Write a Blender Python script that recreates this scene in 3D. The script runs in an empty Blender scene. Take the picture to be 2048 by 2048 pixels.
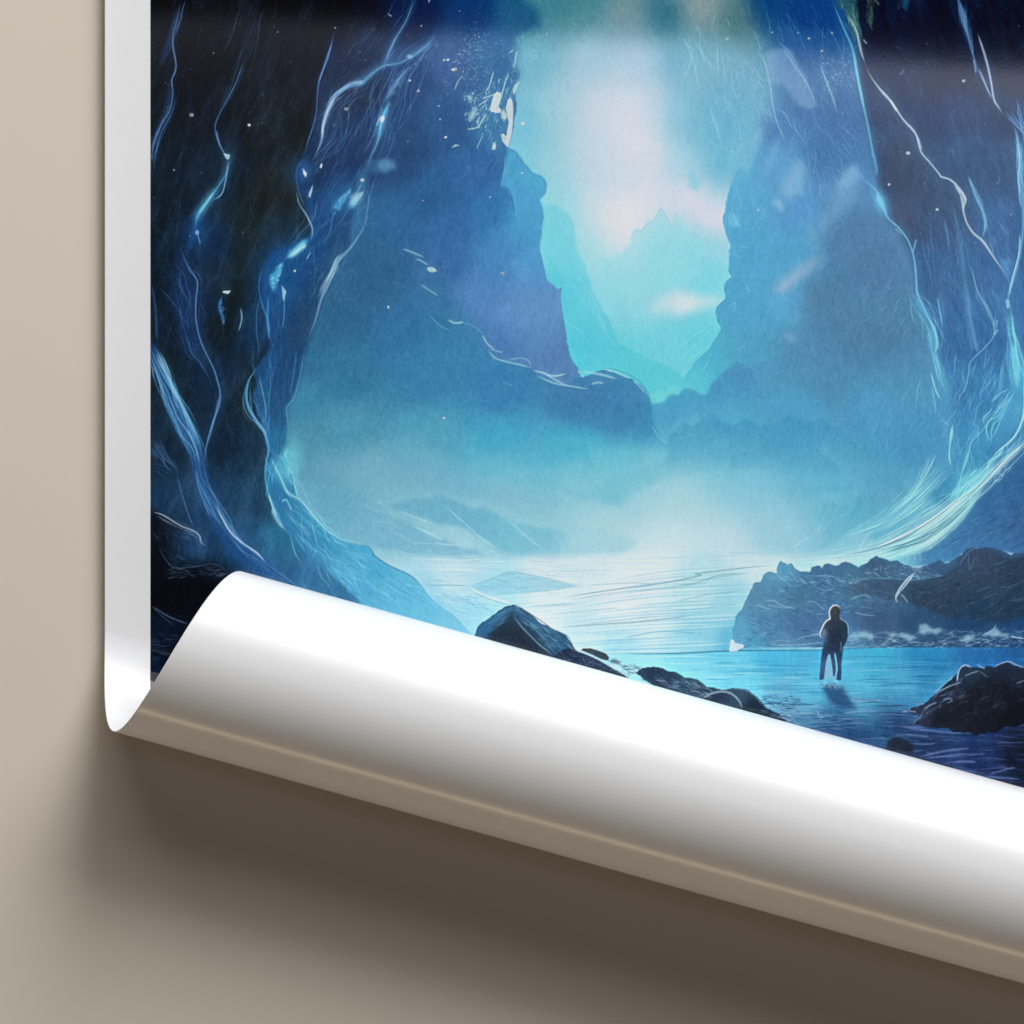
import numpy as np
# ------------------------------------------------------------------ painter for the printed picture (print units = 1/2048 of the frame)
class Painter:
    def __init__(s, xs, ys):
        s.xs, s.ys = xs, ys
        s.nx, s.ny = len(xs), len(ys)
        s.X = np.broadcast_to(xs[None, :], (s.ny, s.nx)).astype(np.float32)
        s.Y = np.broadcast_to(ys[:, None], (s.ny, s.nx)).astype(np.float32)
        s.C = np.zeros((s.ny, s.nx, 3), np.float32)
        s.step = float(np.median(np.diff(xs)))
        s.rng = np.random.RandomState(7)
    # ---- noise
    def vnoise(s, X, Y, seed):
        xi = np.floor(X).astype(np.int64); yi = np.floor(Y).astype(np.int64)
        fx = (X-xi).astype(np.float32); fy = (Y-yi).astype(np.float32)
        fx = fx*fx*(3-2*fx); fy = fy*fy*(3-2*fy)
        T = np.random.RandomState(seed).rand(256, 256).astype(np.float32)
        a = xi & 255; b = yi & 255; a1 = (a+1) & 255; b1 = (b+1) & 255
        return (T[b, a]*(1-fx)+T[b, a1]*fx)*(1-fy)+(T[b1, a]*(1-fx)+T[b1, a1]*fx)*fy
    def fbm(s, sx, sy, oct=4, seed=1, ang=0, box=None, gain=.55):
        X, Y = (s.X, s.Y) if box is None else (s.X[box], s.Y[box])
        c, n = np.cos(np.radians(ang)), np.sin(np.radians(ang))
        U = (X*c+Y*n)/sx+300; V = (-X*n+Y*c)/sy+300
        r = 0; am = 1; t = 0
        for o in range(oct):
            r = r+am*s.vnoise(U*2**o, V*2**o, seed+o); t += am; am *= gain
        return r/t*2-1
    # ---- colour fields
    def field(s, ctrl, p=2.2, e=45, rep=None):
        c = np.array([[a[0], a[1]] for a in ctrl], np.float32); k = np.array([a[2] for a in ctrl], np.float32)/255
        gx = np.arange(s.xs[0]-14, s.xs[-1]+28, 14.); gy = np.arange(s.ys[0]-14, s.ys[-1]+28, 14.)
        d = (gx[None, :, None]-c[:, 0])**2+(gy[:, None, None]-c[:, 1])**2+e*e
        w = d**(-p); w /= w.sum(-1, keepdims=True)
        G = (w@k).astype(np.float32)
        fx = np.interp(s.xs, gx, np.arange(len(gx))); fy = np.interp(s.ys, gy, np.arange(len(gy)))
        ix = np.minimum(fx.astype(int), len(gx)-2); iy = np.minimum(fy.astype(int), len(gy)-2)
        tx = (fx-ix).astype(np.float32)[None, :, None]; ty = (fy-iy).astype(np.float32)[:, None, None]
        R = G[iy]*(1-ty)+G[iy+1]*ty
        return R[:, ix]*(1-tx)+R[:, ix+1]*tx
    def blur(s, M, px):
        r = int(round(px/s.step/1.7))
        if r < 1: return M
        for _ in range(3):
            for ax in (0, 1):
                n = M.shape[ax]
                c = np.cumsum(np.concatenate([np.zeros_like(np.take(M, [0], ax)), M], ax), ax, dtype=np.float64)
                i = np.arange(n); hi = np.minimum(i+r+1, n); lo = np.maximum(i-r, 0)
                sh = [1]*M.ndim; sh[ax] = n
                M = ((np.take(c, hi, ax)-np.take(c, lo, ax))/(hi-lo).reshape(sh)).astype(np.float32)
        return M
    # ---- shapes
    def rough(s, P, amp, minlen=6, seed=0, closed=True):
        r = np.random.RandomState(seed); P = [tuple(map(float, p)) for p in P]
        if closed: P = P+[P[0]]
        while True:
            Q = [P[0]]; ch = False
            for a, b in zip(P[:-1], P[1:]):
                dx, dy = b[0]-a[0], b[1]-a[1]; L = (dx*dx+dy*dy)**.5
                if L > minlen:
                    k = r.randn()*amp; Q.append(((a[0]+b[0])/2-dy*k, (a[1]+b[1])/2+dx*k)); ch = True
                Q.append(b)
            P = Q
            if not ch: break
        return P[:-1] if closed else P
    def mask(s, P, feather=0):
        A = np.zeros((s.ny, s.nx), np.float32)
        P = np.asarray(P, float)
        for (x0, y0), (x1, y1) in zip(P, np.roll(P, -1, 0)):
            if y0 == y1: continue
            sg = 1. if y1 > y0 else -1.
            ya, yb = min(y0, y1), max(y0, y1)
            i0 = np.searchsorted(s.ys, ya-s.step); i1 = np.searchsorted(s.ys, yb+s.step)
            if i1 <= i0: continue
            yy = s.ys[i0:i1]
            cov = (np.clip((yb-yy)/s.step+.5, 0, 1)-np.clip((ya-yy)/s.step+.5, 0, 1))
            xc = x0+(np.clip(yy, ya, yb)-y0)*(x1-x0)/(y1-y0)
            A[i0:i1] += (sg*cov[:, None]*np.clip((s.xs[None, :]-xc[:, None])/s.step+.5, 0, 1)).astype(np.float32)
        A = np.clip(np.abs(A), 0, 1)
        return s.blur(A, feather) if feather else A
    def comp(s, M, col):
        M = M[..., None]
        s.C = s.C*(1-M)+np.asarray(col, np.float32)*M
    def fill(s, P, col, a=1, feather=0, rough=0, seed=0, minlen=6):
        if rough: P = s.rough(P, rough, minlen, seed)
        if isinstance(col, tuple): col = np.array(col, np.float32)/255
        M = s.mask(P, feather)*a
        s.comp(M, col); return M
    # ---- lines
    @staticmethod
    def spline(P, n=8):
        P = np.asarray(P, float)
        if len(P) < 3:
            t = np.linspace(0, 1, n*2)[:, None]; return P[0]*(1-t)+P[-1]*t
        Q = np.vstack([2*P[0]-P[1], P, 2*P[-1]-P[-2]]); out = []
        t = np.linspace(0, 1, n, endpoint=False)[:, None]
        for i in range(1, len(Q)-2):
            a, b, c, d = Q[i-1], Q[i], Q[i+1], Q[i+2]
            out.append(.5*((2*b)+(-a+c)*t+(2*a-5*b+4*c-d)*t*t+(-a+3*b-3*c+d)*t**3))
        out.append(P[-1:]); return np.vstack(out)
    def resample(s, P, ds):
        L = np.r_[0, np.cumsum(np.hypot(*np.diff(P, axis=0).T))]
        n = max(2, int(L[-1]/ds)+1); t = np.linspace(0, L[-1], n)
        return np.c_[np.interp(t, L, P[:, 0]), np.interp(t, L, P[:, 1])], t/max(L[-1], 1e-6)
    def stroke(s, P, w=2, col=(255, 255, 255), a=1, soft=1.2, taper=(.15, .15), wob=0, glow=0, ga=.25, curve=True, fade=0, seed=None, ds=7):
        r = s.rng if seed is None else np.random.RandomState(seed)
        Q = s.spline(P) if curve else np.asarray(P, float)
        ds = max(.8, min(ds, float(np.hypot(*np.diff(Q, axis=0).T).sum())/6))
        Q, t = s.resample(Q, ds)
        if wob:
            k = max(3, len(Q)//3); n = np.interp(np.linspace(0, 1, len(Q)), np.linspace(0, 1, k), r.randn(k))*wob
            d = np.gradient(Q, axis=0); d /= np.maximum(np.hypot(d[:, :1], d[:, 1:]), 1e-6); Q = Q+np.c_[-d[:, 1], d[:, 0]]*n[:, None]
        W = np.interp(t, np.linspace(0, 1, len(w)), w) if hasattr(w, '__len__') else np.full(len(Q), float(w))
        W = np.where(W > 2, 2+(W-2)*.82, W*.97)
        if taper[0]: W = W*np.clip(t/taper[0], .12, 1)
        if taper[1]: W = W*np.clip((1-t)/taper[1], .12, 1)
        al = np.interp(t, np.linspace(0, 1, len(a)), a) if hasattr(a, '__len__') else np.full(len(Q), float(a))
        m = W.max()/2+soft+glow*2.2+2
        x0, x1 = np.searchsorted(s.xs, [Q[:, 0].min()-m, Q[:, 0].max()+m]); y0, y1 = np.searchsorted(s.ys, [Q[:, 1].min()-m, Q[:, 1].max()+m])
        if x1 <= x0 or y1 <= y0: return
        B = np.zeros((y1-y0, x1-x0), np.float32)
        xs, ys = s.xs[x0:x1], s.ys[y0:y1]
        for i in range(len(Q)-1):
            (ax, ay), (bx, by) = Q[i], Q[i+1]
            mm = max(W[i], W[i+1])/2+soft+glow*2.2+1
            i0, i1 = np.searchsorted(xs, [min(ax, bx)-mm, max(ax, bx)+mm]); j0, j1 = np.searchsorted(ys, [min(ay, by)-mm, max(ay, by)+mm])
            if i1 <= i0 or j1 <= j0: continue
            X = xs[None, i0:i1]-ax; Y = ys[j0:j1, None]-ay; dx, dy = bx-ax, by-ay
            u = np.clip((X*dx+Y*dy)/max(dx*dx+dy*dy, 1e-6), 0, 1)
            d = np.sqrt((X-u*dx)**2+(Y-u*dy)**2); hw = (W[i]+(W[i+1]-W[i])*u)/2
            aa = al[i]+(al[i+1]-al[i])*u
            v = np.clip((hw-d)/soft+.5, 0, 1)*np.minimum(1, 2*hw/soft+.15)
            if glow: v = np.maximum(v, ga*np.exp(-(np.maximum(d-hw, 0)/glow)**2))
            v = v*aa
            sub = B[j0:j1, i0:i1]; np.maximum(sub, v, out=sub)
        c = np.asarray(col, np.float32)/255
        R = s.C[y0:y1, x0:x1]; B = B[..., None]; R[...] = R*(1-B)+c*B
    def bundle(s, P, n=10, spread=20, w=1.5, col=(120, 180, 220), a=.5, seed=0, full=.3, soft=1.1, jit=.18, var=18):
        r = np.random.RandomState(seed); Q = s.spline(P); Q, t = s.resample(Q, 9)
        d = np.gradient(Q, axis=0); d /= np.maximum(np.hypot(d[:, :1], d[:, 1:]), 1e-6); N = np.c_[-d[:, 1], d[:, 0]]
        S = np.interp(t, np.linspace(0, 1, len(spread)), spread) if hasattr(spread, '__len__') else np.full(len(Q), float(spread))
        for k in range(n):
            u = r.uniform(-.5, .5); ph = r.uniform(0, 6.3, 2); f = r.uniform(2, 9, 2)
            off = S*(u+jit*np.sin(f[0]*t+ph[0])+jit*.35*np.sin(3*f[1]*t+ph[1]))
            if r.rand() > full:
                L = r.uniform(.15, .6); b = r.uniform(0, 1-L); i0, i1 = int(b*len(Q)), int((b+L)*len(Q))+1
            else: i0, i1 = 0, len(Q)
            if i1-i0 < 3: continue
            c = np.clip(np.array(col)+r.randn()*var, 0, 255)
            s.stroke((Q+N*off[:, None])[i0:i1], w*r.uniform(.5, 1.4), c, a*r.uniform(.35, 1), soft, (.3, .3), curve=False, ds=9)
    def hatch(s, poly, n, L=30, ang=90, sp=8, w=1, col=(120, 180, 220), a=.3, seed=0, var=20, bend=.15):
        """many short pen strokes inside a polygon; ang may be a function of (x, y)"""
        r = np.random.RandomState(seed); P = np.asarray(poly, float); lo, hi = P.min(0), P.max(0); k = 0; t = 0
        while k < n and t < n*12:
            t += 1; x, y = r.uniform(lo, hi); c = False
            for (x0, y0), (x1, y1) in zip(P, np.roll(P, -1, 0)):
                if (y0 > y) != (y1 > y) and x < x0+(y-y0)*(x1-x0)/(y1-y0): c = not c
            if not c: continue
            k += 1; th = np.radians((ang(x, y) if callable(ang) else ang)+r.randn()*sp); l = L*r.uniform(.3, 1.3)
            b = r.randn()*bend*l; dx, dy = np.cos(th)*l/2, np.sin(th)*l/2
            s.stroke([(x-dx, y-dy), (x-dy/l*b, y+dx/l*b), (x+dx, y+dy)], w*r.uniform(.6, 1.3), np.clip(np.array(col)+r.randn()*var, 0, 255), a*r.uniform(.3, 1), 1.1, (.4, .4))
    def veins(s, poly, n, L, ang, wander=14, w=1.2, col=(120, 170, 210), a=.4, seed=0, var=18, fork=.5):
        """thin wandering filaments that fork, following a direction"""
        r = np.random.RandomState(seed); P = np.asarray(poly, float); lo, hi = P.min(0), P.max(0); k = 0; t = 0
        while k < n and t < n*12:
            t += 1; x, y = r.uniform(lo, hi); c = False
            for (x0, y0), (x1, y1) in zip(P, np.roll(P, -1, 0)):
                if (y0 > y) != (y1 > y) and x < x0+(y-y0)*(x1-x0)/(y1-y0): c = not c
            if not c: continue
            k += 1; todo = [(x, y, (ang(x, y) if callable(ang) else ang)+r.randn()*6, L*r.uniform(.4, 1.3), w*r.uniform(.7, 1.4), 0)]
            cc = np.clip(np.array(col)+r.randn()*var, 0, 255); aa = a*r.uniform(.35, 1)
            while todo:
                x, y, th, l, ww, dep = todo.pop(); pts = [(x, y)]; m = max(3, int(l/16))
                for i in range(m):
                    th += r.randn()*wander; x += np.cos(np.radians(th))*l/m; y += np.sin(np.radians(th))*l/m; pts.append((x, y))
                    if dep < 2 and r.rand() < fork/m: todo.append((x, y, th+r.choice([-1, 1])*r.uniform(14, 38), l*r.uniform(.3, .6), ww*.75, dep+1))
                s.stroke(pts, ww, cc, aa, 1.1, (.3, .4))
    def ridged(s, sx, sy, oct, seed, ang=0, sharp=7):
        n = s.fbm(sx, sy, oct, seed, ang); return np.exp(-np.abs(n)*sharp)
    def spot(s, x, y, r1, r2=None, ang=0, col=(255, 255, 255), a=1, soft=.5):
        """soft ellipse"""
        r2 = r2 or r1; m = max(r1, r2)*1.6+2
        x0, x1 = np.searchsorted(s.xs, [x-m, x+m]); y0, y1 = np.searchsorted(s.ys, [y-m, y+m])
        if x1 <= x0 or y1 <= y0: return
        X = s.xs[None, x0:x1]-x; Y = s.ys[y0:y1, None]-y; c, n = np.cos(np.radians(ang)), np.sin(np.radians(ang))
        d = np.sqrt(((X*c+Y*n)/r1)**2+((-X*n+Y*c)/r2)**2)
        so = max(soft, 1./min(r1, r2)); v = np.clip((1+so/2-d)/so, 0, 1); v = (v*v*(3-2*v)*a)[..., None].astype(np.float32)
        R = s.C[y0:y1, x0:x1]; R[...] = R*(1-v)+np.asarray(col, np.float32)/255*v

def Z(x0, y0, size=700):
    k = size/1932.
    return lambda *p: [(x0+p[i]*k, y0+p[i+1]*k) for i in range(0, len(p), 2)]
A1 = Z(0, 0); A2 = Z(700, 0); A3 = Z(1348, 0); A4 = Z(0, 700); A5 = Z(700, 700); A6 = Z(1348, 700); A8 = Z(1348, 1348)
B1 = Z(1600, 0, 448); B2 = Z(300, 700, 400); B3 = Z(1700, 600, 348); B4 = Z(1700, 900, 348); B5 = Z(920, 1180, 400)
B6 = Z(1450, 1080, 300); B7 = Z(1700, 1280, 348); B8 = Z(480, 380, 300); B9 = Z(880, 100, 200); BP = Z(1590, 1160, 200)

def K(*v):
    """x, y, r, g, b repeated"""
    return [(v[i], v[i+1], v[i+2:i+5]) for i in range(0, len(v), 5)]

def paint_print(p):
    np_ = np
    F = p.field
    # ---------- open sky and light shaft; sheen partly painted in below the dark top
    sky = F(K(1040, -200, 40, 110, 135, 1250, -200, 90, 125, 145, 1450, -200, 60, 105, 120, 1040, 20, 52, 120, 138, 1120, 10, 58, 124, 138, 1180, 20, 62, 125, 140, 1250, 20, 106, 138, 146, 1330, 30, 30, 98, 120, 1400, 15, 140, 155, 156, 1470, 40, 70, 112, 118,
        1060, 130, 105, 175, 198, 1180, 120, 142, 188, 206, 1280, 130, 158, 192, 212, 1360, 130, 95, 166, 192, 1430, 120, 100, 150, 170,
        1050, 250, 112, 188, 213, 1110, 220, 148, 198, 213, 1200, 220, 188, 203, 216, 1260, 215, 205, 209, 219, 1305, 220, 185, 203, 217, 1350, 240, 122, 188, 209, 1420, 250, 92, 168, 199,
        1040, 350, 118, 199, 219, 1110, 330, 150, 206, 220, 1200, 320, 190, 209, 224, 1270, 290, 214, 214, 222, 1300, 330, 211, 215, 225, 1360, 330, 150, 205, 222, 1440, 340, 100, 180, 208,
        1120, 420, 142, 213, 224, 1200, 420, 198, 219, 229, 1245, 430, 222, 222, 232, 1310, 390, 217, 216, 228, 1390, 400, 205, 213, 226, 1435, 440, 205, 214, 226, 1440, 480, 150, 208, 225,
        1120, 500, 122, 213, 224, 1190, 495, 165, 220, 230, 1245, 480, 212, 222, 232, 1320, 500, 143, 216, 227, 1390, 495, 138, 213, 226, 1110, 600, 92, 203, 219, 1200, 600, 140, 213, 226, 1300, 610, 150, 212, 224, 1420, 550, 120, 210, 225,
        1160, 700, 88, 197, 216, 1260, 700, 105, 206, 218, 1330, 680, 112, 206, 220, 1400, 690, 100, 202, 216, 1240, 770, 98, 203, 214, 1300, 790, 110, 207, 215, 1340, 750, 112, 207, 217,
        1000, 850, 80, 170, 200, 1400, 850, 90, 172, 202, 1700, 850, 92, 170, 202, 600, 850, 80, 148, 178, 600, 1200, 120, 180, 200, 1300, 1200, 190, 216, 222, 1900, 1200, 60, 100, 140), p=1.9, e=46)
    n = p.fbm(160, 220, 4, 11)[..., None]
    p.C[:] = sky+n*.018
    # soft pink-white shaft and little clouds
    p.fill(A2(1150, 380, 1240, 60, 1330, -500, 1640, -500, 1680, 60, 1690, 330, 1690, 700, 1720, 950, 1930, 1080, 1932, 1270, 1760, 1250, 1640, 1230, 1560, 1330, 1400, 1330, 1290, 1280, 1230, 1000, 1170, 700), (205, 214, 225), .36*np.clip((p.Y+20)/240, .1, 1), 62)
    p.fill(A2(1370, 560, 1560, 590, 1700, 760, 1640, 960, 1500, 760), (226, 219, 227), .42, 40)
    p.fill(A2(1360, 1180, 1480, 1080, 1640, 1090, 1640, 1240, 1560, 1350, 1420, 1310), (228, 224, 233), .55, 30)
    p.fill(A3(0, 1000, 130, 1090, 270, 1160, 285, 1290, 180, 1270, 60, 1150, 0, 1120), (216, 213, 226), .7, 20)
    p.fill(A2(1640, 1720, 1720, 1640, 1790, 1610, 1850, 1640, 1932, 1650, 1932, 1700, 1800, 1730), (208, 222, 231), .7, 15)
    p.fill(A3(0, 1600, 60, 1620, 140, 1640, 270, 1640, 230, 1690, 100, 1710, 0, 1760), (210, 222, 231), .68, 14)
    # pale pinnacles far back
    p.fill(A2(1380, 1420, 1500, 1400, 1545, 1350, 1560, 1290, 1585, 1270, 1610, 1278, 1640, 1235, 1680, 1215, 1715, 1155, 1740, 1190, 1780, 1270, 1800, 1180, 1830, 1230, 1880, 1290, 1932, 1330, 1932, 1520, 1600, 1640, 1400, 1560), (142, 215, 228), .5, 2.5, .06, 3)
    p.stroke(A2(1545, 1350, 1560, 1290, 1585, 1270, 1610, 1278, 1640, 1235, 1680, 1215, 1715, 1155, 1740, 1190, 1780, 1270), 2, (120, 196, 215), .5)
    p.fill(A3(80, 1030, 80, 960, 95, 935, 120, 970, 150, 1010, 130, 1060), (110, 200, 215), .45, 3)
    p.fill(A3(340, 920, 355, 915, 390, 980, 420, 1040, 400, 1100, 300, 1100, 310, 1010), (84, 165, 200), .5, 3)
    # cyan hill behind the left mountain
    p.fill(A2(1040, 1100, 1085, 1128, 1150, 1145, 1200, 1185, 1228, 1235, 1240, 1310, 1290, 1450, 1330, 1600, 1480, 1880, 1560, 1940, 1660, 1990, 1780, 2040, 1900, 2140, 1100, 2200), F(K(1090, 430, 110, 202, 220, 1130, 480, 108, 205, 220, 1110, 600, 85, 200, 218, 1200, 680, 82, 196, 216, 1260, 760, 85, 196, 212), e=30), .62, 2.5, .05, 5)
    p.stroke(A2(1085, 1128, 1150, 1145, 1200, 1185, 1228, 1235, 1245, 1330), 1.5, (95, 185, 205), .5)
    p.bundle(A2(1200, 1520, 1300, 1640, 1400, 1790, 1520, 1932), 7, 26, 1.6, (165, 225, 235), .55, 2)
    p.bundle(A2(1130, 1700, 1240, 1830, 1380, 1932), 6, 30, 1.4, (140, 220, 232), .4, 3)
    # ---------- right mountains, pale blue
    rm = F(K(1450, -250, 60, 100, 120, 1560, -250, 10, 50, 90, 1450, 30, 70, 118, 122, 1520, 30, 8, 60, 118, 1620, 30, 6, 56, 122, 1500, 110, 70, 128, 168, 1600, 100, 30, 85, 145, 1470, 180, 92, 160, 192, 1480, 260, 92, 163, 195, 1540, 250, 70, 118, 172, 1620, 190, 62, 112, 160, 1680, 200, 58, 104, 155,
        1470, 330, 92, 172, 205, 1650, 300, 62, 112, 163, 1560, 330, 88, 152, 198, 1500, 400, 88, 165, 205, 1600, 420, 85, 150, 200, 1680, 400, 82, 135, 182, 1500, 500, 82, 165, 206, 1600, 500, 82, 160, 202, 1700, 480, 80, 125, 165, 1490, 600, 80, 163, 203, 1570, 600, 88, 165, 206, 1640, 600, 80, 132, 166, 1750, 550, 78, 125, 165,
        1700, 650, 83, 135, 170, 1500, 700, 82, 155, 193, 1620, 700, 82, 140, 180, 1780, 650, 78, 130, 165, 1480, 760, 84, 158, 194, 1430, 720, 80, 178, 206, 1395, 760, 88, 192, 211, 1360, 785, 100, 202, 213, 1470, 700, 80, 165, 198, 1650, 760, 80, 140, 180, 1800, 760, 80, 145, 184, 1430, 830, 84, 165, 200, 1600, 830, 80, 158, 196, 1750, 820, 78, 152, 192, 1400, 900, 100, 180, 204, 1850, 850, 75, 148, 190, 1600, 950, 118, 190, 212), e=30)
    RM = A3(300, -700, 370, 0, 440, 60, 420, 90, 470, 130, 480, 280, 520, 480, 500, 620, 430, 720, 370, 820, 340, 900, 355, 930, 330, 980, 300, 1060, 290, 1100, 282, 1290, 310, 1350, 300, 1430, 298, 1500, 316, 1533, 285, 1555, 275, 1590, 285, 1650, 235, 1700, 238, 1770, 262, 1810, 240, 1850, 190, 1932)+A6(190, 0, 120, 62, 60, 140, 0, 230, -20, 600, 2400, 600, 2400, -1900, 1500, -2600)
    RMr = p.rough(RM, .05, 8, 9); tp = np.clip((330-p.Y)/110, 0, 1)
    p.comp(p.mask(RMr, 1.2)*(1-tp)+p.mask(RMr, 36)*tp, rm)
    # upper left shoulder is soft, not a cut-out
    p.fill(A3(0, 250, 440, 250, 520, 480, 480, 700, 380, 860, 300, 900, 60, 700, 0, 500), F(K(1400, 130, 125, 180, 200, 1450, 200, 98, 168, 200, 1380, 250, 120, 185, 206, 1440, 320, 95, 172, 204), e=30), .55, 40)
    p.stroke(A3(340, 900, 330, 980, 300, 1060, 285, 1180, 282, 1290, 312, 1350, 300, 1430, 300, 1510), 1.6, (120, 200, 225), .6)
    p.stroke(A3(285, 1555, 275, 1590, 285, 1650, 235, 1700, 238, 1770, 262, 1810, 240, 1850), 2, (55, 130, 175), .6)
    for q in (A3(340, 1020, 355, 1090, 380, 1160), A3(320, 1400, 360, 1425), A3(360, 1360, 405, 1370), A3(300, 1700, 335, 1670, 330, 1720), A3(330, 1130, 320, 1170, 350, 1250), A3(420, 1620, 390, 1560)): p.stroke(q, 1.6, (140, 200, 225), .55)
    p.fill(A3(300, 1170, 340, 1190, 368, 1250, 320, 1260, 290, 1230), (120, 195, 222), .5, 3)
    for q in (A6(0, 20, 60, -40, 130, -90, 190, -130), A6(30, 50, 100, -10, 160, -60), A6(60, 90, 120, 30, 200, -30), A6(150, 130, 190, 60)): p.stroke(q, 2.2, (140, 215, 228), .6)
    p.veins(A3(0, 150, 100, 60, 500, 250, 560, 640, 430, 720, 330, 900, 100, 700), 46, 90, 72, 10, 1.3, (150, 205, 222), .5, 301); p.veins(A3(440, 0, 900, 0, 1010, 300, 1020, 800, 700, 700, 560, 600), 60, 110, 70, 8, 1.2, (96, 150, 195), .42, 302); p.veins(A3(560, 620, 900, 650, 1000, 900, 860, 1200, 600, 1000), 40, 80, 66, 12, 1.3, (130, 182, 215), .38, 303)
    # pale ice wedges and cloud wisps over them
    p.fill(A3(500, 300, 560, 270, 640, 270, 720, 430, 785, 590, 740, 608, 685, 592, 650, 540, 600, 470, 520, 470), (128, 165, 200), .5, 5)
    p.stroke(A3(600, 270, 680, 390, 730, 460, 785, 590), 2, (170, 195, 215), .5)
    p.stroke(A3(610, 470, 650, 540, 690, 590, 760, 608), 1.6, (60, 110, 165), .5)
    p.fill(A3(330, 880, 390, 780, 480, 690, 490, 760, 440, 880, 400, 980), (128, 186, 212), .5, 5)
    p.fill(A3(480, 940, 540, 800, 600, 720, 570, 840, 520, 980), (125, 180, 212), .35, 8)
    p.fill(A3(590, 1010, 640, 940, 700, 880, 725, 960, 700, 1060, 620, 1120, 580, 1080), (140, 185, 215), .6, 14)
    p.fill(A3(540, 1110, 580, 1100, 605, 1150, 590, 1170, 555, 1140), (150, 195, 220), .6, 5)
    p.fill(A3(890, 1040, 940, 960, 1000, 905, 1030, 980, 1010, 1090, 900, 1200, 840, 1290, 740, 1360, 720, 1400, 740, 1280, 830, 1200), (122, 168, 205), .5, 12)
    p.fill(A3(890, 1040, 940, 950, 1000, 905, 1020, 980, 960, 1030), (128, 172, 206), .5, 4)
    p.fill(A3(545, 1590, 610, 1530, 700, 1462, 780, 1420, 835, 1412, 800, 1465, 700, 1540, 620, 1612, 570, 1625), (150, 178, 204), .72, 9)
    p.fill(A3(590, 1850, 630, 1835, 690, 1875, 650, 1895), (125, 170, 200), .5, 6)
    # ---------- far layered ridges, lower right
    rgm = p.mask(p.rough(A6(-190, 300, -110, 296, -60, 290, -40, 262, 0, 245, 30, 255, 60, 213, 110, 225, 140, 243, 180, 245, 208, 180, 240, 160, 280, 120, 340, 72, 375, 80, 410, 108, 440, 90, 500, 60, 560, 40, 600, 0, 1600, -200, 1600, 560, 1000, 640, 200, 660, -190, 660), .08, 6, 21), 1.4)*np.clip((1650-p.X)/220, 0, 1)*.95
    p.comp(rgm, F(K(1350, 800, 76, 158, 196, 1440, 770, 74, 148, 190, 1470, 735, 74, 142, 184, 1560, 720, 80, 140, 182, 1700, 760, 78, 138, 180, 1450, 840, 84, 168, 202, 1600, 830, 80, 156, 196, 1720, 830, 80, 150, 190, 1400, 880, 98, 180, 206, 1600, 890, 92, 172, 202, 1800, 880, 82, 158, 196), e=30))
    p.fill(A3(820, 1300, 900, 1180, 1060, 1150, 1160, 1220, 1290, 1400, 1320, 1700, 1420, 2000, 1050, 2060, 760, 1880, 720, 1640, 790, 1500), (76, 122, 160), .5, 44)
    p.stroke(A6(208, 180, 240, 160, 280, 120, 340, 72, 375, 80, 410, 108, 440, 90, 500, 60), 1.4, (66, 130, 172), .5)
    p.stroke(A6(0, 245, 30, 255, 60, 213, 110, 225, 140, 243), 1.4, (66, 140, 182), .6)
    p.fill(A6(-100, 540, -20, 480, 90, 470, 160, 480, 220, 540, 240, 640, 250, 760, 100, 760, -100, 700), (82, 172, 204), .5, 5, .06, 4)
    p.stroke(A6(0, 490, 60, 480, 100, 470, 130, 482), 1.5, (150, 212, 225), .6)
    p.fill(A6(240, 520, 320, 490, 390, 480, 430, 490, 460, 530, 545, 530, 560, 440, 570, 435, 640, 490, 690, 520, 720, 470, 740, 480, 830, 580, 900, 640, 1000, 760, 600, 800, 300, 760), (86, 168, 202), .55, 3, .06, 8)
    for q in (A6(560, 440, 620, 490, 680, 530), A6(720, 470, 780, 530, 860, 610), A6(900, 640, 930, 600, 985, 610, 980, 650, 940, 665)): p.stroke(q, 1.4, (130, 200, 222), .5)
    p.hatch(A6(880, 500, 1400, 120, 1420, 500, 1100, 640), 60, 34, -58, 14, 1.3, (120, 190, 215), .4, 5)
    p.hatch(A3(900, 1932, 1000, 1600, 1330, 1500, 1330, 1932), 40, 46, -52, 14, 1.2, (112, 165, 195), .4, 6)
    mk = p.mask(A3(330, 1000, 700, 700, 1000, 950, 1320, 1500, 1440, 1932, 300, 2300, 330, 1300), 60)[..., None]
    p.C += mk*(p.ridged(60, 70, 4, 261, -30, 6)[..., None]-.5)*np.array((.014, .018, .02), np.float32)
    p.hatch(A3(360, 1100, 1000, 950, 1320, 1500, 1440, 1932, 300, 1932), 160, 30, -50, 16, 1.2, (125, 182, 212), .25, 262); p.hatch(A3(360, 1100, 1000, 950, 1320, 1500, 1440, 1932, 300, 1932), 120, 30, -50, 16, 1.3, (56, 112, 160), .25, 263)
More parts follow.
